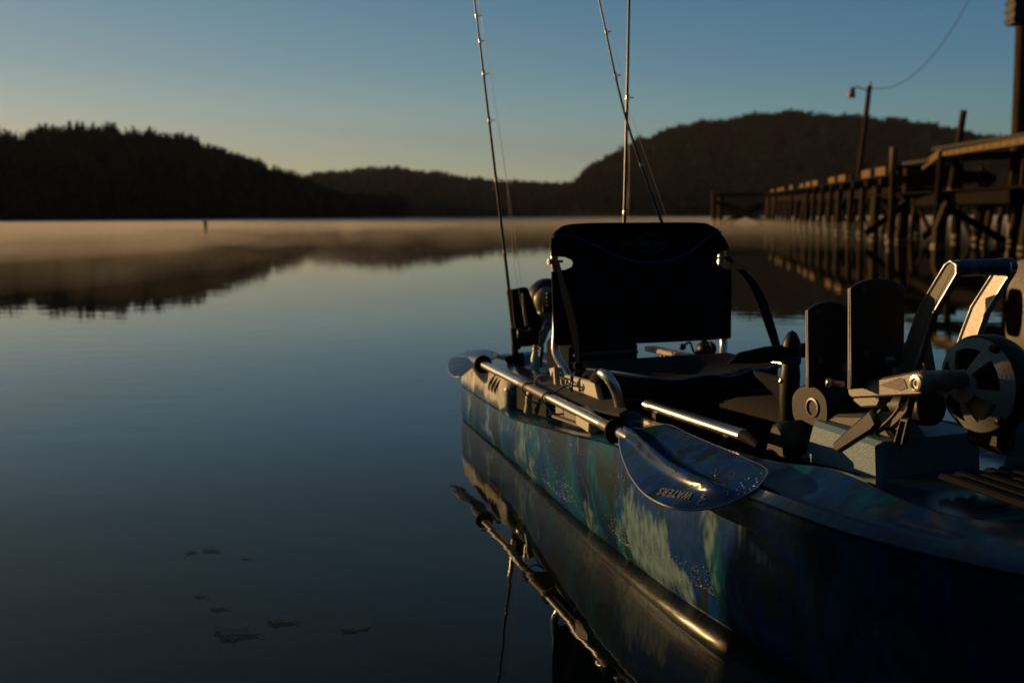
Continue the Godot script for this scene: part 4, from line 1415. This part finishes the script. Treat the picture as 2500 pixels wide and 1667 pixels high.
	for i in 13:
		var a := PI * i / 12.0
		prof.append(Vector2(cos(a) * 0.075, sin(a) * 0.05 + 0.01))
	for i in 13:
		var a := PI + PI * i / 12.0
		prof.append(Vector2(cos(a) * 0.075, sin(a) * 0.055 - 0.012))
	m.prism(prof, Vector3(2.685, 0.462, 0.015), Vector3(1, 0.12, 0), Vector3.UP, 0.20, 0.014, true)
	m.tube([Vector3(2.70, 0.465, -0.02), Vector3(2.95, 0.50, -0.02)], 0.045, 16)
	var leg := part("drive_leg", m, M.housing, t)
	m = mb(t)
	m.prism(prof.map(func(v): return v * 0.98), Vector3(2.685, 0.462, 0.118), Vector3(1, 0.12, 0), Vector3.UP, 0.012, 0.004, true)
	part("leg_cover", m, M.housing, leg)
	m = mb(t)
	m.lathe(Vector3(2.70, 0.465, 0.124), Vector3(0, 0, 1), [[0.026, -0.002], [0.025, 0.004], [0.020, 0.005], [0.018, -0.003], [0.0, -0.004]], 24, true)
	part("cover_plug", m, M.satin_metal, leg)
	var tc := Vector3(2.55, 0.50, 0.085)
	m = mb(t)
	m.lathe(tc, Vector3(0.03, 1, 0), [[0.0, -0.15], [0.012, -0.14], [0.022, -0.10], [0.027, -0.03], [0.027, 0.02], [0.024, 0.055], [0.0235, 0.056], [0.0235, 0.078], [0.0245, 0.079], [0.0245, 0.105], [0.022, 0.118], [0.012, 0.138], [0.0, 0.146]], 24)
	var tor := part("torpedo", m, M.black_plastic, t)
	m = mb(t)
	m.lathe(tc + Vector3(0.002, 0.056, 0), Vector3(0.03, 1, 0), [[0.0262, 0.0], [0.0268, 0.002], [0.0268, 0.02], [0.0262, 0.022]], 24)
	part("clamp_band", m, M.cast_metal, tor)
	m = mb(t)
	m.prism([Vector2(0.0, -0.05), Vector2(-0.03, -0.01), Vector2(-0.085, 0.032), Vector2(-0.09, 0.05), Vector2(-0.07, 0.044), Vector2(0.0, 0.035)], tc + Vector3(-0.015, -0.02, 0.01), Vector3(1, 0, -0.5), Vector3.UP, 0.010, 0.003)
	part("skeg", m, M.leg_grey, tor)
	m = mb(t)
	m.lathe(tc + Vector3(-0.005, 0.01, 0.026), Vector3(-0.3, 0, 1), [[0.008, 0.0], [0.008, 0.003], [0.005, 0.004], [0.0, 0.001]], 12, true)
	part("bolt", m, M.chrome, tor)
	m = mb(t)
	m.prism([Vector2(-0.01, -0.022), Vector2(-0.10, -0.024), Vector2(-0.165, -0.018), Vector2(-0.195, -0.016), Vector2(-0.165, 0.012), Vector2(-0.08, 0.022), Vector2(0.0, 0.024), Vector2(0.12, 0.022), Vector2(0.16, 0.01), Vector2(0.15, -0.015)], Vector3(2.53, 0.582, 0.085), Vector3(-0.12, 0.0, -1), Vector3(0.25, 1, 0), 0.012, 0.004)
	part("propeller_blade", m, M.black_plastic, t)
	# ribbed cast foot on the well
	for q in [[2.93, 0.0], [2.975, 0.02]]:
		m = mb(t)
		var path := []
		for i in 8:
			var f := i / 7.0
			path.append(Vector3(q[0] - 0.02 + 0.05 * f - 0.045 * pow(1.0 - f, 2.0), 0.438 + 0.085 * f, 0.125))
		m.tube(path, 0.0045, 8)
		part("foot_rib", m, M.cast_metal, t)
	m = mb(t)
	m.prism([Vector2(2.985, 0.435), Vector2(3.005, 0.495), Vector2(3.03, 0.497), Vector2(3.015, 0.435), Vector2(3.008, 0.435), Vector2(3.02, 0.488), Vector2(3.008, 0.488), Vector2(2.993, 0.435)], Vector3(0, 0, 0.115), Vector3.RIGHT, Vector3.UP, 0.016, 0.002)
	part("foot_rib", m, M.cast_metal, t)
	m = mb(t)
	m.prism([Vector2(2.74, 0.438), Vector2(2.78, 0.462), Vector2(2.87, 0.478), Vector2(2.95, 0.47), Vector2(2.99, 0.438)], Vector3(0, 0, 0.07), Vector3.RIGHT, Vector3.UP, 0.10, 0.008)
	m.prism([Vector2(2.955, 0.46), Vector2(2.99, 0.545), Vector2(3.02, 0.545), Vector2(3.0, 0.46)], Vector3(0, 0, 0.10), Vector3.RIGHT, Vector3.UP, 0.02, 0.003)
	part("cast_foot", m, M.cast_metal, t)

func arm_outline(l: float, r0: float, r1: float) -> Array:
	var out := []
	for i in 11:
		var a := PI / 2 + PI * i / 10.0
		out.append(Vector2(cos(a), sin(a)) * r0)
	for i in 11:
		var a := -PI / 2 + PI * i / 10.0
		out.append(Vector2(l, 0) + Vector2(cos(a), sin(a)) * r1)
	return out

# ------------------------------------------------------------------ paddle
func blade_rise(p: Vector2, spine: Array, a0: float, a1: float, bump: float) -> float:
	var d := p.y - lookup_s(spine, p.x)
	return bump * exp(-pow(d / 0.016, 2.0)) * smoothstep(a0, a0 + 0.05, p.x) * (1.0 - smoothstep(a1 - 0.10, a1, p.x)) - 0.9 * d * d - 0.08 * pow(p.x - a0, 2.0)

func blade(t: Node3D, outline: Array, spine: Array, o: Vector3, ax: Vector3, ay: Vector3, bump: float) -> MeshInstance3D:
	ax = ax.normalized()
	ay = (ay - ax * ay.dot(ax)).normalized()
	var nz := ax.cross(ay)
	if nz.y < 0.0:
		nz = -nz
	var a0 := 1e9
	var a1 := -1e9
	for p in outline:
		a0 = minf(a0, p.x); a1 = maxf(a1, p.x)
	var top := []
	var bot := []
	for i in 41:
		var f := 0.5 - 0.5 * cos(PI * i / 40.0)
		var a := lerpf(a0 + 0.0005, a1 - 0.0005, f)
		var lo := 1e9
		var hi := -1e9
		for k in outline.size():
			var p: Vector2 = outline[k]
			var q: Vector2 = outline[(k + 1) % outline.size()]
			if (p.x - a) * (q.x - a) <= 0.0 and absf(q.x - p.x) > 1e-6:
				var b: float = lerpf(p.y, q.y, (a - p.x) / (q.x - p.x))
				lo = minf(lo, b); hi = maxf(hi, b)
		var r1 := PackedVector3Array()
		var r2 := PackedVector3Array()
		for j in 25:
			var b: float = lerpf(lo, hi, j / 24.0)
			var h := blade_rise(Vector2(a, b), spine, a0, a1, bump)
			var th := 0.0022
			var base := o + ax * a + ay * b + nz * h
			r1.append(base + nz * th)
			r2.append(base - nz * th)
		top.append(r1)
		bot.append(r2)
	var m := mb(t)
	m.loft(top, false)
	m.loft(bot, false)
	var p := part("blade", m, M.blade, t)
	m = mb(t)
	var rim := []
	for i in 41: rim.append((top[i][0] + bot[i][0]) / 2.0)
	for j in range(1, 25): rim.append((top[40][j] + bot[40][j]) / 2.0)
	for i in range(39, -1, -1): rim.append((top[i][24] + bot[i][24]) / 2.0)
	rim.append(rim[0])
	m.tube(rim, 0.0026, 6)
	part("blade_rim", m, M.blade_edge, p)
	# drops of water on it
	var dew := SphereMesh.new()
	dew.radius = 1.0; dew.height = 2.0; dew.radial_segments = 10; dew.rings = 5
	var list := []
	for k in 42:
		var i := rng.randi_range(10, 39)
		var j := rng.randi_range(1, 23)
		if rng.randf() < 0.5: i = rng.randi_range(28, 39)
		var r := rng.randf_range(0.0012, 0.0030)
		list.append(Transform3D(Basis.IDENTITY.scaled(Vector3.ONE * r), top[i][j] + ax * rng.randf_range(-0.006, 0.006) - t.get_meta("base")))
	scatter("water_drops", dew, list, M.drop, p)
	return p

func paddle() -> void:
	var a := Vector3(0.870, 0.337, 0.369)
	var b := Vector3(2.332, 0.356, 0.485)
	var d := (b - a).normalized()
	var t := thing("paddle", "kayak paddle with blue camouflage blades lying along the near gunwale", "paddle", a.lerp(b, 0.5), true)
	var m := mb(t)
	m.tube([a - d * 0.06, a.lerp(b, 0.47)], 0.0158, 20)
	m.tube([a.lerp(b, 0.47), b + d * 0.0], 0.0158, 20)
	var sh := part("shaft", m, M.aluminium, t)
	m = mb(t)
	m.tube([a + d * 0.55, a + d * 0.86], 0.0172, 20)
	part("ferrule", m, M.satin_metal, sh)
	m = mb(t)
	m.tube([a + d * 0.02, a + d * 0.26], 0.0166, 20)
	part("ferrule", m, M.aluminium, sh)
	m = mb(t)
	m.tube([b - d * 0.12, b - d * 0.02], 0.0168, 20)
	part("ferrule", m, M.satin_metal, sh)
	m = mb(t)
	m.tube([a + d * 0.66 + Vector3(0, 0.014, 0.004), a + d * 0.66 + Vector3(0, 0.021, 0.006)], 0.006, 10)
	part("snap_button", m, M.black_plastic, sh)
	for c in [a - d * 0.005, b - d * 0.012]:
		m = mb(t)
		m.lathe(c, d, [[0.0158, -0.016], [0.022, -0.014], [0.036, -0.010], [0.0385, 0.0], [0.036, 0.006], [0.030, 0.002], [0.024, 0.010], [0.0158, 0.012]], 28)
		part("drip_ring", m, M.black_rubber, t)
	m = mb(t)
	var ax := Vector3(1, 0.05, 0.055)
	m.tube([b + d * 0.0, b + d * 0.045, b + Vector3(0.10, -0.004, 0.006), b + Vector3(0.17, -0.006, 0.008)], [0.0165, 0.0165, 0.012, 0.004], 16)
	m.tube([a, a - d * 0.10, a - d * 0.17, a - d * 0.24], [0.0165, 0.0165, 0.012, 0.004], 16)
	part("blade_socket", m, M.blade_edge, t)
	var near := [Vector2(-0.001, 0.010), Vector2(0.057, -0.030), Vector2(0.128, -0.061), Vector2(0.182, -0.081), Vector2(0.251, -0.104), Vector2(0.311, -0.119), Vector2(0.369, -0.130), Vector2(0.416, -0.133), Vector2(0.458, -0.132), Vector2(0.494, -0.129), Vector2(0.551, -0.115), Vector2(0.587, -0.097), Vector2(0.617, -0.075), Vector2(0.636, -0.053), Vector2(0.647, -0.026), Vector2(0.653, -0.004), Vector2(0.655, 0.015), Vector2(0.647, 0.039), Vector2(0.631, 0.062), Vector2(0.614, 0.075), Vector2(0.578, 0.082), Vector2(0.431, 0.083), Vector2(0.268, 0.082), Vector2(0.196, 0.086), Vector2(0.137, 0.086), Vector2(0.101, 0.057), Vector2(0.073, 0.030)]
	var spine := [[0.040, 0.005], [0.079, 0.006], [0.267, -0.024], [0.383, -0.040], [0.494, -0.044], [0.606, -0.033], [0.688, 0.004]]
	blade(t, near, spine, b, ax, Vector3(0, 0.5, -0.85), 0.022)
	var far := [Vector2(0.03, 0.03), Vector2(0.034, 0.085), Vector2(-0.05, 0.099), Vector2(-0.134, 0.105), Vector2(-0.21, 0.105), Vector2(-0.287, 0.097), Vector2(-0.35, 0.080), Vector2(-0.395, 0.052), Vector2(-0.410, 0.022), Vector2(-0.397, -0.006), Vector2(-0.36, -0.032), Vector2(-0.306, -0.055), Vector2(-0.23, -0.080), Vector2(-0.149, -0.093), Vector2(-0.10, -0.090), Vector2(-0.066, -0.078), Vector2(-0.058, -0.027), Vector2(-0.02, 0.0)]
	blade(t, far, [[-0.40, -0.0], [0.04, 0.03]], a - d * 0.07, Vector3(1, 0.1, 0), Vector3(-0.15, 0.5, -0.85), 0.010)
	# printed name, upside down to us
	var A := ax.normalized()
	var B := (Vector3(0, 0.5, -0.85) - A * Vector3(0, 0.5, -0.85).dot(A)).normalized()
	var nz := A.cross(B)
	nz = nz if nz.y > 0.0 else -nz
	var on := func(p: Vector2) -> Vector3:
		return b + A * p.x + B * p.y + nz * (blade_rise(p, spine, -0.001, 0.70, 0.022) + 0.0036)
	for q in [["3", 0.060, Vector2(0.570, -0.071), "Droid Serif"], ["WATERS", 0.030, Vector2(0.476, -0.095), "Droid Sans"]]:
		var c: Vector3 = on.call(q[2])
		var along: Vector3 = on.call(q[2] - Vector2(0.05, 0.012)) - on.call(q[2] + Vector2(0.05, 0.012))
		var over: Vector3 = on.call(q[2] - Vector2(0, 0.012)) - on.call(q[2] + Vector2(0, 0.006))
		word(q[0], q[1], 0.0012, M.print, t, "printed_mark", c, along, over, q[3], true)
	# bungee cord that holds it
	var e := thing("bungee_cord", "dark blue elastic cord looped twice round the paddle shaft", "cord", Vector3(1.65, 0.37, 0.44), true)
	m = mb(e)
	for s in [1.51, 1.735]:
		var c: Vector3 = a.lerp(b, (s - a.x) / (b.x - a.x))
		var path := [Vector3(s + 0.10, 0.395, 0.365), Vector3(s + 0.05, 0.395, 0.40), c + Vector3(0.02, 0.0205, -0.008), c + Vector3(0.0, 0.016, 0.015), c + Vector3(-0.012, -0.004, 0.0235), c + Vector3(0.005, -0.028, 0.012), c + Vector3(0.03, -0.05, -0.005), c + Vector3(0.06, -0.045, -0.03)]
		m.tube(smooth_path(path, 5), 0.0032, 8)
	m.tube(smooth_path([Vector3(1.61, 0.395, 0.365), Vector3(1.70, 0.406, 0.375), Vector3(1.78, 0.395, 0.384)], 4), 0.0032, 8)
	part("cord", m, M.cord, e)

# ------------------------------------------------------------------ rods
func rod(label: String, pts: Array, r0: float, r1: float, guides: Array, g: Vector3, lines: Array) -> Node3D:
	var t := thing("fishing_rod", label, "fishing rod", pts[0], true, "fishing rods standing in the kayak")
	var m := mb(t)
	var path := smooth_path(pts, 8)
	var rr := []
	for i in path.size(): rr.append(lerpf(r0, r1, i / float(path.size() - 1)))
	m.tube(path, rr, 10)
	part("blank", m, M.rod, t)
	for f in guides:
		var k: float = f * (path.size() - 1)
		var p: Vector3 = path[int(k)].lerp(path[mini(int(k) + 1, path.size() - 1)], k - int(k))
		var rad := lerpf(r0, r1, f)
		var ax: Vector3 = (path[-1] - path[0]).normalized()
		m = mb(t)
		m.tube([p - ax * 0.007, p + ax * 0.007], rad + 0.0009, 10)
		var big := lerpf(0.012, 0.004, f)
		m.tube([p + ax * 0.014 + g * rad, p + g * (rad + big * 0.8)], 0.0012, 6)
		m.tube([p - ax * 0.014 + g * rad, p + g * (rad + big * 0.8)], 0.0012, 6)
		m.ring(p + g * (rad + big * 1.7), ax, big, 0.0014, 14, 6)
		part("guide", m, M.chrome, t)
	for l in lines:
		m = mb(t)
		m.tube(l, 0.0007, 5)
		part("line", m, M.line, t)
	return t

func reel(t: Node3D, c: Vector3, ax: Vector3) -> void:
	var m := mb(t)
	m.lathe(c, ax, [[0.0, -0.035], [0.024, -0.033], [0.030, -0.022], [0.020, -0.018], [0.018, 0.018], [0.030, 0.022], [0.026, 0.033], [0.0, 0.036]], 20)
	m.box(c + Vector3(0.0, -0.02, 0.0), Vector3(0.05, 0.03, 0.045), Basis.IDENTITY, 0.008)
	var p := part("reel", m, M.black_plastic, t)
	m = mb(t)
	m.tube(smooth_path([c + ax * 0.03, c + ax * 0.055 + Vector3(0, -0.012, 0), c + ax * 0.075 + Vector3(0.0, 0.0, 0), c + ax * 0.088 + Vector3(0, 0.028, 0), c + ax * 0.10 + Vector3(0, 0.034, 0), c + ax * 0.125 + Vector3(0, 0.026, 0)], 3), 0.0042, 8)
	m.ball(c + ax * 0.135 + Vector3(0, 0.02, 0), Vector3(0.014, 0.013, 0.014), Basis.IDENTITY, 8)
	part("reel_handle", m, M.black_plastic, p)

func rods() -> void:
	var l := [Vector3(0.75, 0.25, 0.168), Vector3(0.75, 0.50, 0.192), Vector3(0.75, 1.0, 0.251), Vector3(0.75, 1.50, 0.312), Vector3(0.75, 1.83, 0.353), Vector3(0.75, 2.25, 0.41)]
	var t := rod("leftmost fishing rod, leaning left over the stern with two glinting lines", l, 0.0085, 0.0022, [0.325, 0.44, 0.535, 0.62, 0.70, 0.765, 0.82], Vector3(0.2, 0, -1), [[Vector3(0.75, 1.93, 0.353), Vector3(0.75, 1.36, 0.252), Vector3(0.75, 0.65, 0.148)], [Vector3(0.75, 1.93, 0.352), Vector3(0.75, 1.085, 0.216), Vector3(0.75, 0.72, 0.180), Vector3(0.75, 0.50, 0.136)]])
	var m := mb(t)
	m.tube([Vector3(0.75, 0.47, 0.190), Vector3(0.75, 0.615, 0.2055), Vector3(0.75, 0.62, 0.206), Vector3(0.75, 0.64, 0.208)], [0.0105, 0.0105, 0.0125, 0.0125], 12)
	part("ferrule", m, M.chrome, t)
	m = mb(t)
	m.tube([Vector3(0.75, 0.25, 0.168), Vector3(0.75, 0.47, 0.190)], 0.014, 12)
	part("grip", m, M.rod_grip, t)
	m = mb(t)
	m.tube([Vector3(0.755, 0.29, 0.186), Vector3(0.755, 0.40, 0.197)], 0.006, 8)
	part("bright_ferrule", m, M.chrome, t)
	m = mb(t)
	m.tube([Vector3(0.765, 0.48, 0.134), Vector3(0.765, 0.56, 0.146)], 0.006, 8)
	m.tube([Vector3(0.765, 0.56, 0.146), Vector3(0.765, 0.62, 0.152)], 0.0042, 8)
	part("bright_ferrule", m, M.chrome, t)
	reel(t, Vector3(0.74, 0.44, 0.13), Vector3(0.25, 0.1, -1).normalized())
	# middle and right rods behind the seat
	var c := [Vector3(1.1, 0.30, -0.150), Vector3(1.1, 0.90, -0.164), Vector3(1.1, 1.8, -0.176), Vector3(1.1, 2.2, -0.18)]
	t = rod("middle fishing rod, standing upright behind the seat back", c, 0.0095, 0.0030, [0.36, 0.52, 0.71], Vector3(0.2, 0, -1), [[Vector3(1.1, 1.35, -0.180), Vector3(1.1, 0.6, -0.172)], [Vector3(1.1, 1.35, -0.181), Vector3(1.1, 1.12, -0.185), Vector3(1.1, 0.6, -0.181)], [Vector3(1.1, 1.28, -0.179), Vector3(1.1, 0.6, -0.168)]])
	m = mb(t)
	m.tube([Vector3(1.1, 0.30, -0.15), Vector3(1.1, 0.62, -0.157)], 0.015, 12)
	part("grip", m, M.rod_grip, t)
	var k := [Vector3(1.42, 0.395, -0.375), Vector3(1.38, 0.60, -0.325), Vector3(1.30, 0.901, -0.235), Vector3(1.20, 1.33, -0.115), Vector3(1.12, 1.80, -0.030), Vector3(1.05, 2.2, 0.04)]
	t = rod("right fishing rod, leaning left across the middle rod, reel below the seat back", k, 0.0085, 0.0022, [0.38, 0.52, 0.67, 0.74], Vector3(0.3, 0.1, -1), [[Vector3(1.29, 0.92, -0.262), Vector3(1.20, 1.34, -0.138), Vector3(1.12, 1.80, -0.045)]])
	m = mb(t)
	m.tube([Vector3(1.42, 0.33, -0.385), Vector3(1.42, 0.395, -0.375), Vector3(1.39, 0.55, -0.338)], 0.0135, 12)
	part("grip", m, M.rod_grip, t)
	reel(t, Vector3(1.44, 0.435, -0.35), Vector3(0.3, 0.0, 1).normalized())
	m = mb(t)
	m.tube([Vector3(1.46, 0.50, -0.345), Vector3(1.46, 0.44, -0.36)], 0.003, 6)
	part("bright_ferrule", m, M.pale_metal, t)

# ------------------------------------------------------------------ gear at the stern
func stern_gear() -> void:
	# rod holder
	var t := thing("rod_holder", "black rod holder on the stern deck with the leftmost rod in it", "rod holder", Vector3(0.76, 0.35, 0.17), true)
	var m := mb(t)
	m.tube([Vector3(0.76, 0.26, 0.155), Vector3(0.76, 0.36, 0.166)], 0.022, 14)
	m.box(Vector3(0.75, 0.40, 0.175), Vector3(0.03, 0.05, 0.035), Basis(Vector3.RIGHT, 0.1), 0.006)
	part("holder_tube", m, M.black_plastic, t)
	m = mb(t)
	m.lathe(Vector3(0.77, 0.335, 0.215), Vector3(0.2, 0, 1), [[0.0, -0.02], [0.018, -0.018], [0.018, 0.008], [0.0, 0.012]], 14)
	part("clamp_knob", m, M.black_rubber, t)
	# crate of tackle
	t = thing("tackle_crate", "dark tackle crate packed behind the seat on the stern deck", "crate", Vector3(1.05, 0.27, 0.0), true)
	m = mb(t)
	m.box(Vector3(1.14, 0.36, 0.0), Vector3(0.26, 0.20, 0.30), Basis.IDENTITY, 0.02)
	part("crate_body", m, M.black_fabric, t)
	for i in 4:
		m = mb(t)
		m.box(Vector3(1.275, 0.31 + 0.035 * i, 0.0), Vector3(0.012, 0.016, 0.28), Basis.IDENTITY, 0.004)
		part("crate_slat", m, M.blue_plastic, t)
	for q in [[0.20, M.cast_metal], [0.155, M.tan_plastic]]:
		m = mb(t)
		m.tube([Vector3(0.86, 0.31, q[0] - 0.09), Vector3(0.86, 0.395, q[0] - 0.10)], 0.010, 10)
		part("lure_tube", m, q[1], t)
	# upright black board
	t = thing("rudder_blade", "upright flat black rudder blade standing at the stern behind the left rod", "rudder", Vector3(0.55, 0.36, 0.06), true)
	m = mb(t)
	m.prism([Vector2(0.142, 0.61), Vector2(0.130, 0.622), Vector2(0.06, 0.632), Vector2(0.045, 0.628), Vector2(0.02, 0.57), Vector2(-0.02, 0.48), Vector2(-0.01, 0.36), Vector2(0.09, 0.36)], Vector3(0.55, 0, 0), Vector3(0.1, 0, 1), Vector3.UP, 0.022, 0.004)
	part("board", m, M.black_rubber, t)
	# electric motor
	t = thing("outboard_motor", "small electric outboard motor with round black head at the stern", "outboard motor", Vector3(0.45, 0.33, -0.08), true)
	m = mb(t)
	m.ball(Vector3(0.42, 0.565, -0.11), Vector3(0.085, 0.095, 0.095), Basis.IDENTITY, 14)
	var head := part("motor_head", m, M.black_plastic, t)
	m = mb(t)
	m.ball(Vector3(0.452, 0.560, -0.098), Vector3(0.065, 0.075, 0.072), Basis.IDENTITY, 14)
	part("head_cover", m, M.motor_face, head)
	for i in 4:
		m = mb(t)
		m.box(Vector3(0.515, 0.595 - 0.018 * i, -0.085), Vector3(0.012, 0.010, 0.038), Basis(Vector3.UP, 0.2), 0.002)
		part("vent_slat", m, M.black_plastic, head)
	m = mb(t)
	m.box(Vector3(0.505, 0.525, -0.09), Vector3(0.02, 0.036, 0.075), Basis(Vector3.RIGHT, 0.1), 0.006)
	part("nameplate", m, M.black_plastic, head)
	m = mb(t)
	m.box(Vector3(0.45, 0.497, -0.10), Vector3(0.10, 0.012, 0.12), Basis(Vector3.RIGHT, -0.12), 0.004)
	part("collar", m, M.cream_plastic, t)
	m = mb(t)
	m.tube(smooth_path([Vector3(0.46, 0.50, -0.105), Vector3(0.465, 0.46, -0.10), Vector3(0.47, 0.42, -0.075), Vector3(0.48, 0.37, -0.055), Vector3(0.49, 0.335, -0.045)], 4), [0.052, 0.046, 0.040, 0.036, 0.033, 0.030, 0.028, 0.026, 0.025, 0.024, 0.023, 0.022, 0.020, 0.018, 0.017, 0.016, 0.015], 16)
	part("motor_leg", m, M.motor_blue, t)
	m = mb(t)
	m.ball(Vector3(0.45, 0.455, -0.035), Vector3(0.03, 0.045, 0.04), Basis(Vector3.RIGHT, 0.5), 10)
	m.tube([Vector3(0.47, 0.44, -0.04), Vector3(0.50, 0.36, -0.0)], 0.012, 8)
	part("bracket", m, M.blue_plastic, t)
	# bottle and far side odds and ends
	t = thing("bottle", "pale mint green bottle standing behind the seat's left leg", "bottle", Vector3(0.95, 0.27, 0.165), true)
	m = mb(t)
	m.lathe(Vector3(0.95, 0.27, 0.168), Vector3.UP, [[0.0, 0.0], [0.018, 0.0], [0.019, 0.01], [0.019, 0.09], [0.013, 0.115], [0.0095, 0.125]], 16)
	part("bottle_body", m, M.mint, t)
	m = mb(t)
	m.lathe(Vector3(0.95, 0.395, 0.168), Vector3.UP, [[0.0105, 0.0], [0.0105, 0.022], [0.0, 0.023]], 14)
	part("cap", m, M.amber, t)
	t = thing("gear_plank", "sunlit tan plank along the far gunwale, seen under the seat back", "plank", Vector3(1.2, 0.38, -0.36), true)
	m = mb(t)
	m.box(Vector3(1.22, 0.385, -0.36), Vector3(0.50, 0.022, 0.05), Basis(Vector3.BACK, 0.02), 0.004)
	part("plank", m, M.tan_plastic, t)
	m = mb(t)
	m.prism([Vector2(0, 0.0), Vector2(0.10, 0.0), Vector2(0.10, -0.028), Vector2(0.05, -0.020)], Vector3(1.12, 0.372, -0.34), Vector3.RIGHT, Vector3.UP, 0.03, 0.003)
	m.box(Vector3(1.32, 0.362, -0.34), Vector3(0.07, 0.02, 0.03), Basis.IDENTITY, 0.003)
	part("plank_support", m, M.tan_plastic, t)
	t = thing("tackle_box", "small dark tackle box with amber latches on the deck under the seat back", "box", Vector3(1.52, 0.35, -0.10), true)
	m = mb(t)
	m.box(Vector3(1.55, 0.395, -0.17), Vector3(0.10, 0.07, 0.20), Basis.IDENTITY, 0.012)
	part("box_body", m, M.blue_plastic, t)
	for z in [-0.085, -0.10]:
		m = mb(t)
		m.ball(Vector3(1.56, 0.436, z), Vector3(0.006, 0.006, 0.006), Basis.IDENTITY, 6)
		part("latch", m, M.amber, t)

# ------------------------------------------------------------------ other small things
func small_things() -> void:
	var t := thing("channel_marker", "dark wooden stake standing alone in the misty water at left", "marker post", Vector3(-22.6, 0, -74.0))
	var m := mb(t)
	m.tube([Vector3(-22.6, -0.5, -74.0), Vector3(-22.62, 0.66, -74.0)], 0.13, 10)
	part("stake", m, M.wood_dark, t)
	m = mb(t)
	m.lathe(Vector3(-22.62, 0.66, -74.0), Vector3.UP, [[0.15, -0.02], [0.15, 0.03], [0.0, 0.06]], 10)
	part("cap", m, M.wood_dark, t)
	# end of another boat at the right edge
	var o := Vector3(3.83, 0.05, -6.9)
	t = thing("moored_boat", "tan plastic boat end with a dark oval recess, at the right edge", "boat", o)
	m = mb(t)
	var rings := []
	for i in 25:
		var f := i / 24.0
		var ring := PackedVector3Array()
		var w := 0.42 * pow(smoothstep(-0.01, 0.07, f), 0.4) * (1.0 - 0.75 * pow(f, 3.0))
		for k in 24:
			var a := TAU * k / 24.0
			var c := pow(absf(cos(a)), 0.6) * signf(cos(a))
			var s := pow(absf(sin(a)), 0.6) * signf(sin(a))
			ring.append(o + Vector3(-0.33 + f * 3.0, 0.22 + 0.05 * f + 0.36 * s * pow(smoothstep(-0.01, 0.04, f), 0.35) + 0.012 * sin(s * 9.0), c * w))
		rings.append(ring)
	m.loft(rings)
	var hull := part("boat_hull", m, M.boat_tan, t)
	m = mb(t)
	m.ball(o + Vector3(-0.16, 0.40, 0.26), Vector3(0.15, 0.085, 0.06), Basis(Vector3.UP, -0.75), 12)
	part("recess", m, M.dark_box, hull)
	# leaves adrift in the lower left
	var spots := [[-0.87, -2.77, 0.055, 0.4], [-0.92, -2.75, 0.040, 1.9], [-0.79, -2.42, 0.036, 0.3], [-0.72, -2.34, 0.050, 0.2], [-0.64, -2.20, 0.115, 0.4], [-0.55, -2.26, 0.075, 0.3], [-0.38, -2.21, 0.050, 0.6], [-0.35, -2.22, 0.045, 2.4], [-0.64, -2.16, 0.040, 1.0], [-0.75, -2.70, 0.030, 0.2]]
	var names := ["farthest brown leaf floating at lower left", "thin leaf beside the farthest floating leaf", "palest small leaf floating at lower left", "dull brown leaf right of the palest one", "largest curled leaf floating at lower left", "reddish brown leaf right of the largest leaf", "broad leaf nearest the kayak's reflection", "dark leaf touching the broad one", "small dark leaf under the largest leaf", "tiny faint leaf between the far leaves and the kayak"]
	for i in spots.size():
		var q: Array = spots[i]
		t = thing("floating_leaf", names[i], "leaf", Vector3(q[0], 0.002, q[1]), false, "leaves floating on the water")
		m = mb(t)
		var l: float = q[2]
		var ax := Vector3(cos(q[3]), 0, sin(q[3]))
		var ay := Vector3(-sin(q[3]), 0, cos(q[3]))
		var row1 := PackedVector3Array(); var row2 := PackedVector3Array(); var row3 := PackedVector3Array()
		for k in 9:
			var f := k / 8.0
			var w := l * 0.34 * sin(PI * pow(f, 0.8)) * (1.0 + 0.25 * sin(f * 17.0))
			var c := Vector3(q[0], 0.002 + 0.03 * l * sin(PI * f), q[1]) + ax * (f - 0.5) * l
			row1.append(c - ay * w + Vector3(0, 0.02 * l, 0)); row2.append(c); row3.append(c + ay * w + Vector3(0, 0.03 * l, 0))
		m.loft([row1, row2, row3], false)
		part("leaf_blade", m, M.leaf, t)
		m = mb(t)
		m.tube([Vector3(q[0], 0.004, q[1]) + ax * l * 0.48, Vector3(q[0], 0.006, q[1]) + ax * l * 0.72 + ay * 0.004], 0.0009, 5)
		part("stem", m, M.leaf, t)
